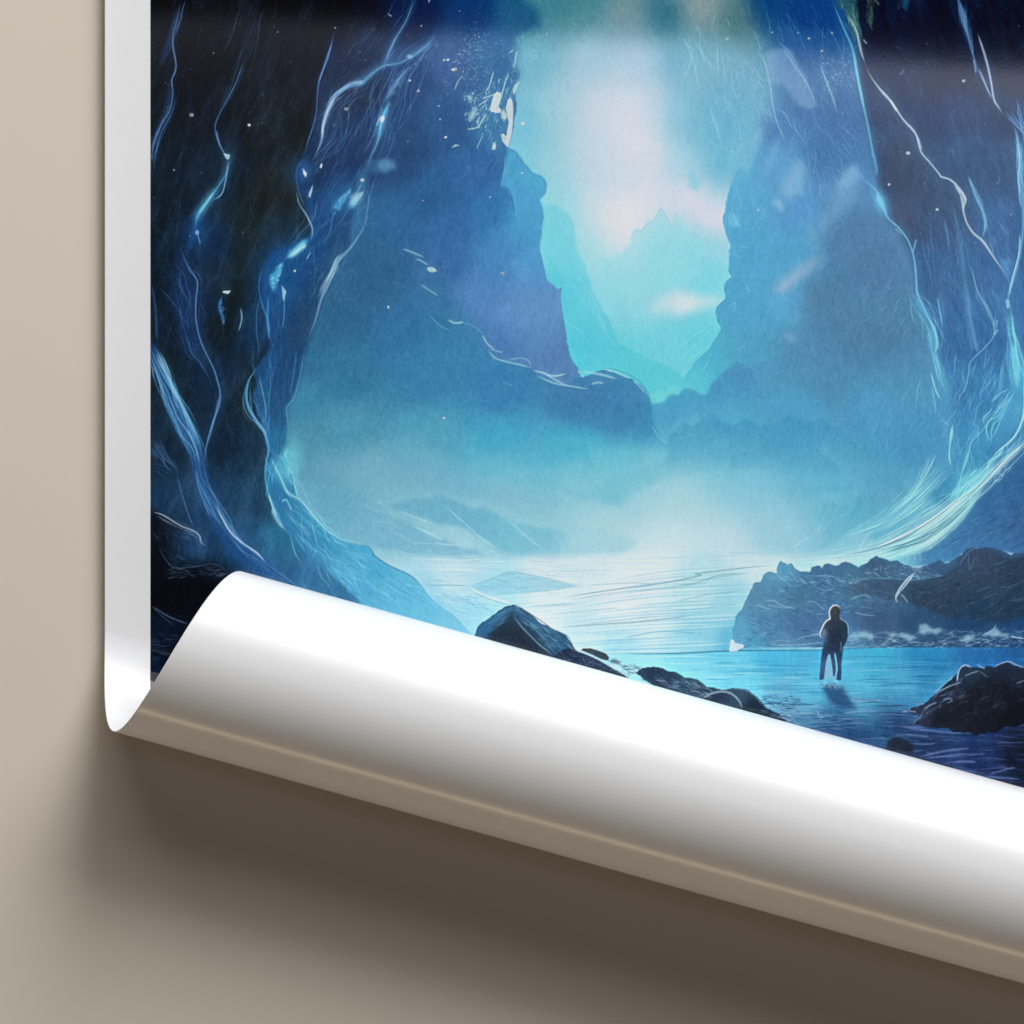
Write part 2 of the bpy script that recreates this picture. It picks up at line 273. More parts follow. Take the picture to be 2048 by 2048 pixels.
    # ---------- left mountain
    lm = F(K(720, -250, 6, 10, 22, 900, -250, 8, 40, 85, 1000, -250, 20, 70, 110, 720, 30, 6, 13, 28, 830, 30, 5, 28, 70, 950, 25, 10, 52, 108, 1030, 25, 30, 88, 130, 720, 150, 22, 30, 54, 800, 140, 34, 62, 110, 900, 120, 56, 92, 146, 1000, 105, 46, 102, 154, 720, 300, 36, 58, 100, 800, 300, 40, 73, 118, 900, 250, 46, 88, 140, 1000, 250, 58, 118, 166,
        860, 400, 45, 95, 145, 950, 350, 50, 100, 158, 780, 450, 50, 104, 150, 900, 450, 54, 108, 163, 980, 420, 54, 118, 175, 1050, 450, 76, 156, 202, 760, 550, 50, 100, 144, 880, 530, 60, 110, 165, 1000, 520, 72, 135, 190, 1060, 530, 80, 152, 203, 950, 600, 85, 135, 190, 1050, 620, 94, 141, 195, 1100, 610, 96, 145, 195, 870, 620, 65, 118, 168, 1000, 690, 75, 125, 180, 1110, 690, 86, 130, 180, 780, 640, 50, 105, 150, 650, 650, 48, 100, 138, 640, 760, 50, 110, 150, 620, 900, 98, 160, 182, 800, 940, 130, 185, 202, 1000, 920, 90, 178, 204, 1250, 920, 92, 182, 206, 800, 1040, 135, 190, 206, 1200, 1040, 150, 200, 214), e=28)
    LMr = p.rough(A2(-700, -800, 980, -800, 960, 0, 1040, 60, 1055, 160, 920, 190, 905, 350, 940, 420, 915, 500, 905, 700, 875, 815, 910, 835, 940, 870, 960, 905, 1000, 950, 1050, 970, 1078, 1000, 1085, 1030, 1075, 1075, 1042, 1105, 1062, 1150, 1065, 1220, 1055, 1310, 1052, 1400, 1072, 1480, 1088, 1550, 1110, 1568, 1150, 1600, 1168, 1588, 1160, 1650, 1175, 1750, 1192, 1850, 1205, 1932)+A5(1225, 50, 1265, 120, 1280, 400, 1400, 900, 1300, 1400, -700, 1400, -700, -1000), .06, 7, 31); tp = np.clip((240-p.Y)/120, 0, 1)
    p.comp(p.mask(LMr, 1.0)*(1-tp)+p.mask(LMr, 13)*tp, lm)
    # lighter blue rib behind its crest, darker face before it
    p.fill(A2(870, 815, 910, 835, 940, 870, 960, 905, 1000, 950, 1050, 970, 1078, 1000, 1085, 1030, 1075, 1075, 1042, 1105, 1062, 1150, 1065, 1220, 1058, 1310, 1050, 1400, 1000, 1330, 930, 1250, 905, 1170, 895, 1100, 870, 1045, 830, 1030, 845, 960), F(K(1020, 320, 78, 165, 205, 1070, 365, 82, 172, 208, 1050, 400, 80, 160, 205, 1070, 450, 78, 158, 203, 1060, 500, 75, 150, 200), e=20), .85, 2, .05, 12)
    p.stroke(A2(835, 1030, 870, 1042, 895, 1100, 907, 1180), 2, (45, 100, 158), .7)
    p.stroke(A2(860, 850, 850, 960, 830, 1030), 1.8, (120, 175, 205), .6)
    p.stroke(A2(1110, 1568, 1150, 1600, 1168, 1588, 1160, 1650, 1175, 1750, 1192, 1850, 1205, 1932), 1.5, (70, 115, 165), .6)
    p.fill(A2(880, 1420, 1010, 1460, 1090, 1560, 1150, 1620, 1180, 1800, 1150, 1932, 900, 1932, 800, 1750), (100, 148, 198), .4, 28)
    # leafy pale plants caught in the light
    p.hatch(A2(480, 480, 560, 180, 700, 120, 860, 160, 880, 300, 800, 460, 720, 560, 560, 540), 240, 7, 60, 60, 1.5, (120, 165, 195), .55, 14, 25)
    p.hatch(A2(570, 330, 700, 180, 780, 260, 760, 440, 640, 480), 170, 6, 60, 70, 1.6, (140, 178, 196), .6, 15, 25)
    p.hatch(B9(450, 850, 900, 830, 1000, 1200, 900, 1500, 560, 1550, 480, 1250), 90, 9, 120, 30, 1.8, (165, 200, 205), .75, 16, 25)
    p.hatch(B9(850, 850, 1400, 250, 1500, 900, 1350, 1000, 900, 1000), 50, 14, 112, 14, 1.5, (130, 190, 205), .6, 17)
    for q, w in ((B9(860, 830, 950, 720, 1000, 550, 1040, 410), 2.4), (B9(1130, 1090, 1220, 780, 1260, 640, 1340, 430), 2.4), (B9(800, 960, 960, 900, 1090, 850, 1110, 790), 2.2), (B9(730, 1100, 850, 1010, 950, 940), 1.8), (B9(720, 1540, 800, 1400, 900, 1240), 3), (B9(520, 1540, 640, 1530, 740, 1500), 2.4), (B9(700, 1420, 780, 1290), 2), (B9(1430, 380, 1470, 120, 1490, 20), 2.2), (B9(1330, 70, 1420, 10), 1.8), (B9(240, 1900, 290, 1860, 370, 1850), 2), (B9(290, 790, 330, 650, 440, 500), 1.5), (B9(700, 1932, 770, 1780, 830, 1660), 1.5)):
        p.stroke(q, w, (170, 205, 212), .8)
    p.fill(B9(960, 1170, 1030, 900, 1100, 820, 1180, 840, 1160, 980, 1130, 1100, 1190, 1180, 1160, 1230, 1000, 1210), (196, 208, 212), .9, .8)
    p.fill(B9(1270, 1130, 1310, 980, 1360, 930, 1400, 1000, 1415, 1150, 1410, 1400, 1390, 1620, 1340, 1810, 1310, 1910, 1270, 1850, 1200, 1760, 1180, 1640, 1220, 1620, 1280, 1680, 1330, 1400, 1310, 1330), (192, 208, 213), .9, .8)
    p.fill(B9(1180, 1230, 1230, 1150, 1290, 1260, 1300, 1300, 1240, 1400, 1190, 1330), (180, 198, 204), .85, 1)
    p.fill(B9(1400, 800, 1440, 680, 1540, 620, 1500, 720, 1430, 890), (170, 205, 208), .8, 1)
    p.fill(B9(1040, 1780, 1080, 1840, 1070, 1932, 1000, 1932), (195, 215, 222), .85, 1); p.fill(B9(540, 1350, 600, 1200, 680, 1110, 720, 1120, 700, 1230, 640, 1350, 560, 1390), (165, 198, 205), .7, 1.5)
    p.fill(B9(500, 880, 620, 890, 600, 1050, 560, 1000), (150, 185, 200), .7, 1.5)
    p.hatch(B9(560, 900, 1000, 700, 1420, 300, 1560, 600, 1420, 900, 1280, 1000, 1240, 1700, 1000, 1900, 700, 1600), 150, 11, 112, 24, 1.5, (150, 196, 206), .6, 304, 24); p.hatch(B9(980, 1240, 1200, 1240, 1300, 1400, 1280, 1800, 1000, 1600), 40, 9, 70, 40, 1.5, (52, 110, 140), .6, 305)
    for x, y, r in ((270, 390, 3), (1600, 1430, 3), (80, 205, 1.6), (155, 200, 2), (110, 1695, 2)): q = B9(x, y)[0]; p.spot(q[0], q[1], r*1.6, r, -10, (190, 205, 205), .9)
    p.hatch(A2(550, 1020, 900, 700, 900, 820, 640, 1080), 26, 30, -55, 8, 1.2, (85, 140, 185), .5, 18); p.hatch(A2(620, 40, 1000, 30, 1040, 180, 640, 200), 90, 8, 80, 60, 1.2, (90, 140, 180), .4, 19)
    p.hatch(A2(920, 180, 1100, 180, 1000, 420, 930, 500), 50, 12, 70, 60, 1.3, (150, 205, 215), .5, 20)
    mk = p.mask(A2(300, 300, 900, 300, 1050, 1200, 1160, 1932, 0, 1932, 0, 900), 60)[..., None]
    p.C += mk*(p.ridged(46, 120, 4, 241, 24, 6)[..., None]-.5)*np.array((.014, .018, .022), np.float32)
    p.hatch(A2(300, 700, 850, 900, 1050, 1500, 1150, 1932, 500, 1700, 100, 1200), 170, 26, 112, 10, 1.2, (104, 152, 200), .22, 242); p.hatch(A2(300, 700, 850, 900, 1050, 1500, 1150, 1932, 500, 1700, 100, 1200), 150, 26, 112, 10, 1.3, (34, 76, 128), .22, 243)
    p.hatch(A2(880, 200, 1100, 200, 1230, 900, 1280, 1500, 1050, 1100, 960, 850), 60, 40, 74, 10, 1.2, (150, 215, 226), .3, 244)
    # ---------- near hill in front of it, fading into mist
    hill = F(K(560, 560, 42, 82, 122, 640, 560, 46, 88, 128, 700, 560, 50, 96, 136, 600, 650, 50, 105, 140, 600, 720, 52, 112, 150, 600, 800, 66, 135, 168, 700, 620, 54, 108, 150, 800, 660, 55, 118, 162, 700, 740, 56, 120, 160, 850, 750, 60, 130, 172, 1000, 780, 62, 130, 178, 1150, 790, 66, 127, 174, 1250, 800, 68, 135, 180, 1290, 850, 66, 147, 187, 1000, 880, 72, 165, 198, 1150, 900, 74, 174, 203, 850, 880, 84, 160, 188, 700, 860, 80, 150, 178, 600, 880, 82, 146, 172, 1290, 930, 95, 185, 208, 1000, 950, 118, 188, 206, 1150, 960, 110, 190, 208, 700, 950, 96, 160, 184, 590, 960, 86, 152, 178), e=34)
    HL = A2(-800, 1300, -100, 1280, 300, 1350, 500, 1480, 560, 1640, 640, 1750, 730, 1860)+A5(700, -40, 770, 10, 800, 45, 870, 62, 965, 82, 1010, 112, 1040, 135, 1200, 200, 1250, 150, 1290, 150, 1400, 108, 1470, 130, 1550, 158, 1600, 192, 1640, 242, 1662, 292, 1668, 390, 1700, 470, 1760, 540, 1800, 700, 1800, 1000, -800, 1000)
    HLr = p.rough(HL, .03, 8, 41); sx = np.clip((p.X-935)/60, 0, 1); M = p.mask(HLr, 1.0)*sx+p.mask(HLr, 22)*(1-sx)
    fade = np.clip((995-p.Y+p.fbm(150, 60, 3, 42)*40)/130, 0, 1)
    soft = 1-p.mask(A2(-900, 900, 700, 1000, 640, 1720, 480, 1620, 200, 1700, -900, 2000), 60)*.75
    p.comp(M*fade*soft, hill)
    p.fill(A5(1000, 160, 1300, 200, 1560, 200, 1640, 300, 1650, 420, 1500, 500, 1200, 420), (66, 124, 172), .4, 26)
    # ridge snow lines
    for q, w, a in ((A5(765, 5, 800, 45, 860, 65, 950, 85, 1000, 100), 3, .75), (A5(770, -5, 840, 15, 820, 5), 2, .7), (A5(870, 60, 940, 45, 985, 60, 1000, 92), 2, .6), (A5(1010, 115, 1060, 125, 1120, 145, 1195, 132), 4, .8), (A5(1030, 140, 1090, 170, 1150, 190, 1215, 200, 1320, 218), 3, .75), (A5(1060, 120, 1130, 165, 1200, 200), 4, .7), (A5(1255, 115, 1290, 150), 2.5, .8), (A5(1270, 118, 1340, 128, 1400, 140, 1470, 160), 5, .75), (A5(1390, 106, 1450, 118, 1550, 160), 3.2, .8), (A5(1560, 168, 1600, 205, 1630, 240), 2.5, .75), (A5(1330, 190, 1370, 180, 1400, 185), 5, .6), (A5(840, 175, 900, 200), 1.5, .4), (A2(540, 1765, 580, 1785, 628, 1778), 4.5, .7), (A2(730, 1850, 760, 1900, 800, 1932), 3.5, .7), (A2(430, 1730, 500, 1800, 575, 1835), 1.5, .45), (A2(600, 1780, 680, 1800, 740, 1850), 1.5, .4), (A2(390, 1570, 440, 1605, 490, 1635), 2.6, .6), (A2(290, 1375, 345, 1395, 405, 1420), 4, .55), (A2(365, 1430, 400, 1445, 430, 1465), 2.6, .7)):
        p.stroke(q, w, (150, 200, 215), a)
    p.stroke(A5(1390, 100, 1480, 112, 1560, 148, 1610, 185, 1650, 245, 1664, 300), 1.4, (50, 110, 155), .55); p.stroke(A5(1668, 415, 1700, 480, 1752, 530), 1.8, (140, 205, 222), .6)
    x, y = A2(450, 1490)[0]; p.spot(x, y, 9, 5, 15, (165, 200, 212), .85); p.stroke(A2(450, 1480, 482, 1500), 2, (185, 210, 220), .8)
    hk = (M*fade)[..., None]
    p.C += hk*(p.ridged(60, 30, 4, 251, 20, 6)[..., None]-.5)*np.array((.010, .014, .016), np.float32)
    p.hatch(A5(-200, 0, 700, 0, 1600, 260, 1600, 480, 600, 420, -200, 420), 200, 24, 24, 12, 1.2, (110, 172, 202), .2, 252); p.hatch(A5(-200, 0, 700, 0, 1600, 260, 1600, 480, 600, 420, -200, 420), 160, 24, 24, 12, 1.3, (36, 92, 138), .2, 253)
    # ---------- mist and distant slopes
    mist = F(K(600, 900, 84, 148, 175, 600, 850, 76, 142, 170, 600, 940, 88, 153, 178, 640, 1000, 104, 166, 188, 700, 950, 92, 157, 182, 700, 890, 86, 152, 178, 800, 900, 92, 162, 188, 800, 950, 116, 176, 197, 900, 930, 118, 180, 202, 900, 970, 132, 190, 206, 1000, 1000, 142, 197, 211, 1100, 960, 120, 190, 208, 1200, 950, 130, 195, 210, 1300, 950, 150, 203, 215, 1350, 1000, 170, 210, 218, 1350, 1080, 200, 220, 225, 1200, 1060, 170, 207, 216, 1100, 1050, 145, 198, 210, 1000, 1050, 135, 194, 208, 850, 1060, 142, 193, 207, 750, 1060, 142, 191, 205, 900, 1130, 185, 213, 222, 1100, 1140, 190, 216, 224, 1300, 1130, 206, 222, 228, 1450, 1100, 192, 216, 225, 1550, 1050, 152, 200, 217, 1500, 950, 130, 195, 215, 1600, 950, 108, 180, 206, 1650, 900, 96, 172, 200, 1450, 900, 108, 188, 209, 1350, 900, 112, 187, 208, 1700, 1000, 100, 178, 202, 1250, 900, 95, 182, 206), p=2., e=58)
    a = np.clip((p.Y-912+75*np.exp(-((p.X-1385)/190)**2)+p.fbm(170, 70, 4, 51)*60)/125, 0, 1)
    p.comp(a*a*(3-2*a), mist)
    p.fill(A5(-200, 560, 200, 640, 460, 640, 700, 690, 900, 760, 1200, 830, 1100, 900, 700, 840, 300, 760, -200, 740), (118, 172, 196), .4, 24)
    p.fill(A5(200, 860, 300, 830, 420, 820, 500, 800, 560, 830, 620, 850, 680, 880, 720, 862, 800, 900, 850, 925, 930, 950, 1000, 970, 1100, 985, 1200, 1000, 1300, 960, 1400, 1000, 1600, 1060, 1500, 1120, 1300, 1130, 1000, 1140, 840, 1120, 700, 1020, 500, 960, 300, 900), F(K(820, 1000, 100, 166, 192, 920, 1030, 98, 168, 195, 1050, 1070, 112, 182, 203, 1200, 1080, 158, 204, 214), e=30), .7, 5, .06, 52)
    p.fill(A5(-300, 700, 0, 760, 100, 840, 250, 930, 500, 1040, 700, 1100, 800, 1140, 300, 1120, -300, 1050), (104, 168, 194), .62, 6, .05, 53)
    for q in (A5(520, 855, 580, 910, 660, 980, 740, 1050, 830, 1100), A5(860, 930, 930, 990, 1000, 1050, 1070, 1105), A5(350, 970, 430, 1010, 520, 1050), A5(280, 890, 380, 930, 460, 960)): p.stroke(q, 2, (190, 222, 230), .55)
    p.hatch(A5(0, 760, 300, 860, 800, 1100, 1000, 1150, 200, 1120), 70, 70, 24, 5, 1.3, (165, 208, 220), .4, 54); p.hatch(A5(300, 640, 1000, 700, 1300, 800, 1000, 950, 400, 830), 60, 50, 26, 10, 1.4, (100, 170, 195), .28, 55)
    p.fill(A5(1350, 840, 1400, 800, 1460, 795, 1520, 830, 1480, 870), (112, 186, 206), .45, 5); p.hatch(A5(1200, 560, 1932, 440, 1932, 760, 1300, 840), 60, 40, -30, 25, 1.2, (120, 195, 215), .3, 56)
    p.fill(A5(1180, 760, 1300, 790, 1400, 740, 1700, 620, 1850, 560, 1750, 700, 1500, 830, 1250, 830), (92, 178, 202), .3, 8)
    # faint toothed crests in the fog
    for k, (pts, c) in enumerate(((A6(-40, 480, 20, 430, 60, 400, 100, 430, 160, 380, 210, 350, 260, 400, 330, 420, 400, 380, 470, 430, 560, 410, 640, 360, 700, 400, 800, 380, 900, 430, 1000, 520, 1000, 700, -40, 700), (66, 146, 188)), (A6(300, 600, 380, 560, 430, 570, 500, 520, 560, 450, 585, 445, 640, 500, 700, 520, 735, 475, 800, 560, 900, 640, 1000, 700, 300, 760), (70, 150, 190)), (A6(820, 620, 900, 560, 960, 520, 1010, 540, 1080, 480, 1140, 500, 1220, 560, 1300, 640, 1200, 760, 860, 740), (80, 158, 194)))):
        p.fill(pts, c, (.5, .5, .5)[k]*np.clip((965-p.Y)/110, 0, 1), 2.2, .045, 270+k, 5); p.stroke(p.rough(pts[:-2], .045, 5, 270+k, False), 1.3, (62, 140, 180), .3, curve=False)
    # ---------- snow plain
    P0 = A5(-300, 1190, 500, 1150, 1000, 1140, 1500, 1130)+A6(200, 1100, 700, 1140, 1200, 1100, 1932, 900, 1932, 1932, -1900, 1932)
    p.fill(P0, F(K(740, 1150, 160, 200, 212, 900, 1120, 180, 210, 220, 900, 1150, 190, 216, 224, 850, 1180, 150, 200, 216, 1000, 1175, 165, 212, 224, 1100, 1150, 205, 220, 226, 1300, 1130, 212, 224, 229, 1500, 1110, 196, 218, 225, 850, 1220, 130, 192, 214, 950, 1230, 150, 205, 220, 1100, 1220, 210, 224, 230, 1250, 1210, 214, 224, 230, 1400, 1180, 175, 215, 225, 1450, 1210, 150, 204, 218, 1300, 1250, 200, 222, 230, 1150, 1260, 190, 217, 226, 1400, 1260, 135, 198, 217, 1470, 1280, 92, 176, 206, 1250, 1300, 150, 206, 222, 1350, 1310, 140, 202, 220), e=26), .96, 10)
    r = np.random.RandomState(61)
    def wave(x0, y0, x1, y1, bend, w, c, a):
        xm = (x0+x1)/2; p.stroke([(x0, y0), (xm, (y0+y1)/2+bend), (x1, y1)], w, c, a, 1.4, (.35, .35))
    for k in range(58):                                         # wind-combed snow: long shallow parallel ripples
        o = k*3.1+r.uniform(-1, 1); x0 = r.uniform(1130, 1300)-o*.4; x1 = r.uniform(1420, 1580)-o*.5; t = np.linspace(0, 1, 7); xx = x0+(x1-x0)*t
        yy = 1168+o-(xx-1200)*(.13-o*.00045)-9*np.sin((xx-1180)/90.+o*.012)*np.exp(-o/120)+r.randn()*.8
        d = k % 2 == 0; p.stroke(list(zip(xx, yy)), r.uniform(2., 4.2), (128, 184, 200) if d else (226, 237, 240), r.uniform(.25, .52), 2.2, (.3, .3))
    for k in range(70):
        y = r.uniform(1160, 1300); x = r.uniform(880, 1300); L = r.uniform(80, 240); d = r.rand() < .5
        wave(x, y, x+L, y-L*.10*(1-(y-1160)/200), -r.uniform(0, 5), r.uniform(1, 2.4), (138, 186, 202) if d else (230, 238, 240), r.uniform(.2, .5))
    for i in range(60):
        y = r.uniform(1085, 1150); x = r.uniform(760, 1480); wave(x, y, x+r.uniform(80, 240), y+r.uniform(-6, 8), r.uniform(-3, 5), r.uniform(1, 2), (150, 196, 210) if r.rand() < .6 else (222, 232, 236), r.uniform(.2, .5))
    p.fill(A5(655, 1300, 720, 1285, 800, 1255, 885, 1225, 960, 1235, 1060, 1255, 1180, 1285, 1270, 1300, 1150, 1320, 1000, 1335, 820, 1345, 720, 1335), (148, 200, 217), .75, 2); p.hatch(A5(660, 1300, 885, 1228, 1260, 1300, 1000, 1335, 740, 1335), 70, 50, 4, 7, 1.6, (118, 178, 198), .4, 321); p.hatch(A5(300, 1100, 900, 1130, 1300, 1150, 1300, 1230, 500, 1280), 90, 80, 2, 5, 1.8, (140, 190, 206), .34, 322)
    for q, w, c, a in ((A5(655, 1300, 720, 1285, 800, 1255, 885, 1225, 960, 1235, 1060, 1255, 1180, 1285, 1270, 1300), 1.8, (112, 168, 186), .6), (A5(410, 1298, 560, 1298, 660, 1302), 2, (110, 165, 182), .7), (A5(655, 1305, 700, 1335, 790, 1370, 900, 1400), 4, (215, 232, 238), .8), (A5(670, 1330, 800, 1385, 880, 1405), 1.6, (100, 165, 190), .6), (A5(760, 1350, 900, 1340, 1100, 1325, 1250, 1302), 2, (130, 185, 200), .6),
                       (A5(1150, 1370, 1400, 1330, 1700, 1290, 1932, 1245)+A6(120, 1235, 300, 1212, 560, 1185), 2.4, (105, 158, 172), .7), (A5(1270, 1300, 1560, 1285, 1700, 1290, 1932, 1250), 1.6, (120, 170, 184), .55), (A5(1200, 1380, 1500, 1335, 1932, 1290)+A6(200, 1260, 420, 1235), 2, (120, 172, 186), .6), (A5(1150, 1530, 1350, 1515, 1600, 1498, 1932, 1460), 3, (125, 165, 175), .65), (A5(1300, 1510, 1500, 1490, 1700, 1470), 2, (140, 175, 182), .55), (A5(1500, 1590, 1700, 1555, 1932, 1560), 2, (90, 160, 190), .6), (A5(1100, 1460, 1300, 1440, 1500, 1420), 2, (140, 185, 198), .55), (A6(0, 1300, 120, 1285, 240, 1245, 420, 1230), 2.2, (100, 160, 176), .6), (A6(0, 1390, 180, 1350, 380, 1330), 2, (110, 172, 190), .6), (A6(0, 1440, 200, 1420, 370, 1400), 1.6, (100, 165, 188), .55)):
        p.stroke(q, w, c, a)
    p.hatch(A5(430, 1310, 660, 1310, 900, 1420, 760, 1450, 560, 1440), 40, 60, 12, 8, 1.4, (200, 225, 233), .5, 62); p.hatch(A5(480, 1340, 700, 1360, 780, 1440, 600, 1440), 24, 50, 18, 8, 1.5, (85, 155, 188), .5, 63)
    # ---------- water
    wat = F(K(1200, 1310, 155, 212, 226, 1300, 1330, 150, 212, 226, 1350, 1320, 130, 205, 225, 1450, 1320, 110, 198, 222, 1550, 1320, 78, 175, 212, 1650, 1325, 70, 165, 205, 1750, 1330, 66, 165, 200, 1850, 1330, 45, 130, 180, 1960, 1320, 42, 105, 160, 2040, 1310, 36, 90, 145, 1400, 1370, 135, 208, 224, 1500, 1370, 110, 200, 222, 1620, 1370, 95, 180, 210, 1720, 1360, 85, 180, 210, 1800, 1370, 80, 165, 200, 1880, 1380, 60, 135, 175, 1480, 1400, 120, 190, 212, 1560, 1400, 100, 165, 195, 1700, 1400, 90, 160, 190, 1800, 1400, 70, 140, 180, 1560, 1440, 70, 110, 145, 1680, 1440, 45, 85, 130, 1800, 1440, 40, 65, 105, 1700, 1480, 40, 70, 115, 1850, 1490, 34, 50, 85, 1960, 1520, 32, 48, 90, 2040, 1520, 24, 30, 50, 1900, 1560, 40, 58, 105, 2040, 1600, 18, 28, 48, 1200, 1600, 14, 22, 38, 600, 1500, 10, 16, 26), e=26)
    W = p.mask(A5(1300, 1670, 1600, 1672, 1932, 1668)+A6(400, 1660, 900, 1650, 1300, 1630, 1932, 1630, 2400, 1630, 2400, 3600, -3700, 3600, -3700, 1700), 1.2)
    p.comp(W, wat)
    p.stroke(A5(1420, 1672, 1700, 1676, 1932, 1668)+A6(200, 1664, 420, 1658, 800, 1655, 1100, 1640, 1500, 1632, 1932, 1635), 3.2, (62, 118, 150), .75)
    p.stroke(A5(1500, 1700, 1800, 1690, 1932, 1686)+A6(0, 1690, 240, 1684), 2, (190, 228, 236), .6)
    for i in range(240):
        y = 1308+105*r.rand()**.8; x = r.uniform(1300, 2050); L = r.uniform(30, 170); d = r.rand() < .55; f = np.clip((x-1350)/600, 0, 1)
        c = np.array((60, 150, 190))*(1-f)+np.array((32, 85, 140))*f if d else np.array((190, 230, 238))*(1-f)+np.array((75, 165, 205))*f
        wave(x, y, x+L, y+r.uniform(-3, 3), r.uniform(-2, 3), r.uniform(1, 2.4), c, r.uniform(.2, .6))
    for i in range(520):                                        # dark foreground ripples
        y = 1405+170*r.rand(); x = r.uniform(1480, 2060); L = r.uniform(16, 90); d = r.rand() < .5; f = np.clip((x-1500)/450, 0, 1)*np.clip((y-1390)/60, .3, 1)
        c = np.array((30, 62, 98))*(1-f)+np.array((16, 22, 40))*f if d else np.array((150, 185, 208))*(1-f)+np.array((70, 86, 135))*f
        wave(x, y, x+L, y+r.uniform(-5, 7), r.uniform(-5, 3), r.uniform(1, 2.8), c, r.uniform(.2, .6))
    p.hatch(B6(0, 0, 0, 0, 1, 1), 0) if False else None
    for q, w in ((B7(770, 1290, 900, 1260, 1100, 1220, 1330, 1200), 5), (B7(820, 1310, 1000, 1290, 1300, 1260), 3.5), (B7(1130, 1360, 1220, 1345, 1400, 1350), 5), (B7(600, 1040, 750, 1060, 880, 1070), 4), (B7(1530, 1490, 1700, 1440, 1830, 1410), 3), (B7(560, 960, 800, 990, 1050, 1020, 1270, 1030), 4), (B7(240, 830, 420, 820, 640, 835), 3), (B7(0, 630, 90, 660, 300, 665), 4), (B7(690, 1150, 830, 1155, 960, 1140), 3), (B7(1480, 1510, 1700, 1530, 1900, 1540), 2.5), (B7(1000, 1390, 1200, 1440, 1400, 1460), 3), (B7(1300, 1270, 1500, 1260), 2.5)):
        p.stroke(q, w, (92, 112, 160), .65, 1.8)
    # ---------- left: ice slope foot
    foot = F(K(600, 900, 58, 145, 185, 620, 960, 62, 148, 184, 700, 1050, 70, 155, 190, 640, 1030, 60, 145, 182, 600, 1080, 56, 125, 170, 750, 1120, 80, 165, 200, 700, 1170, 82, 162, 196, 800, 1190, 95, 175, 204, 850, 1220, 105, 182, 208, 900, 1260, 120, 190, 212, 560, 1000, 48, 115, 160, 620, 1180, 62, 112, 162), e=24)
    p.fill(B2(1000, 900, 1150, 900, 1250, 1000, 1310, 930, 1335, 1130, 1385, 1200, 1400, 1330, 1430, 1420, 1500, 1510, 1620, 1640, 1760, 1760, 1932, 1850)+A5(60, 1075, 100, 1082, 125, 1110, 140, 1138, 220, 1190, 330, 1242, 400, 1302, 470, 1382, 560, 1450, 700, 1600, 600, 1800, -600, 1800, -500, 1000), foot, 1, 1.2, .02, 111)
    p.stroke(A5(60, 1075, 100, 1082, 125, 1110, 140, 1138, 220, 1190, 330, 1242, 400, 1302), 2.2, (55, 112, 145), .75); p.stroke(A5(400, 1302, 470, 1382, 560, 1450), 3, (165, 212, 228), .7)
    p.stroke(A4(1480, 560, 1540, 680, 1580, 770, 1610, 800, 1660, 830, 1720, 900, 1780, 970, 1860, 1030, 1932, 1060)+A5(60, 1068), 3, (150, 205, 222), .85, glow=4, ga=.25)
    sl = lambda x, y: 42-(x-600)*.05
    p.hatch(A5(-80, 1150, 120, 1140, 400, 1320, 560, 1460, 400, 1500, -100, 1380), 80, 55, 28, 6, 1.5, (150, 208, 225), .45, 112); p.hatch(A5(-80, 1150, 120, 1140, 400, 1320, 500, 1460, -100, 1380), 50, 55, 28, 6, 1.5, (50, 115, 160), .45, 113)
    p.hatch(A4(1560, 800, 1932, 1080, 1932, 1350, 1620, 1050), 80, 50, 44, 7, 1.4, (110, 185, 212), .4, 114)
    p.spot(*B2(1345, 1060)[0], 26, 40, 12, (110, 200, 218), .6, 1.5); p.hatch(B2(1290, 960, 1350, 980, 1400, 1330, 1330, 1240), 40, 18, 76, 14, 1.6, (140, 215, 228), .6, 281)
    p.stroke(B2(1330, 1130, 1385, 1210, 1405, 1330, 1440, 1430), 2.4, (150, 218, 230), .75); p.stroke(B2(1165, 960, 1200, 1110, 1260, 1220, 1290, 1290, 1340, 1400, 1430, 1430), 2.4, (130, 205, 225), .75); p.stroke(B2(1270, 1480, 1310, 1440, 1350, 1500, 1370, 1560), 3, (140, 205, 222), .7)
    # ---------- left cave wall
    bl = F(K(690, 30, 12, 18, 32, 740, 100, 30, 46, 82, 620, 300, 30, 50, 85, 700, 200, 40, 55, 85, 680, 300, 38, 62, 108, 740, 260, 40, 66, 112, 620, 350, 30, 55, 98, 690, 380, 38, 74, 130, 640, 420, 34, 74, 132, 700, 450, 42, 82, 135, 560, 480, 28, 68, 128, 620, 500, 34, 82, 138, 680, 520, 44, 88, 130, 560, 560, 30, 76, 135, 620, 580, 38, 78, 122, 560, 640, 34, 76, 128, 620, 650, 42, 78, 120, 560, 740, 36, 80, 130, 570, 820, 42, 90, 140, 560, 880, 45, 120, 170, 540, 950, 40, 95, 140, 570, 1000, 45, 105, 150), e=20)
    p.fill(A1(1855, 120, 1900, 60, 2020, 40, 2120, 300, 2040, 700, 1960, 1150, 1930, 1390, 1850, 1480, 1800, 1600, 1760, 1720, 1690, 1932)+B2(1450, 260, 1390, 470, 1320, 560, 1335, 680, 1335, 860, 1270, 1000, 1150, 1080, 900, 1080, 800, 0)+A1(1400, 1932, 1380, 1300, 1560, 700, 1720, 300), bl*.88, .93, 7, .03, 121)
    p.fill(A1(1930, 1150, 1990, 1060, 2060, 1250, 2000, 1440, 1930, 1500), (52, 104, 150), .0)
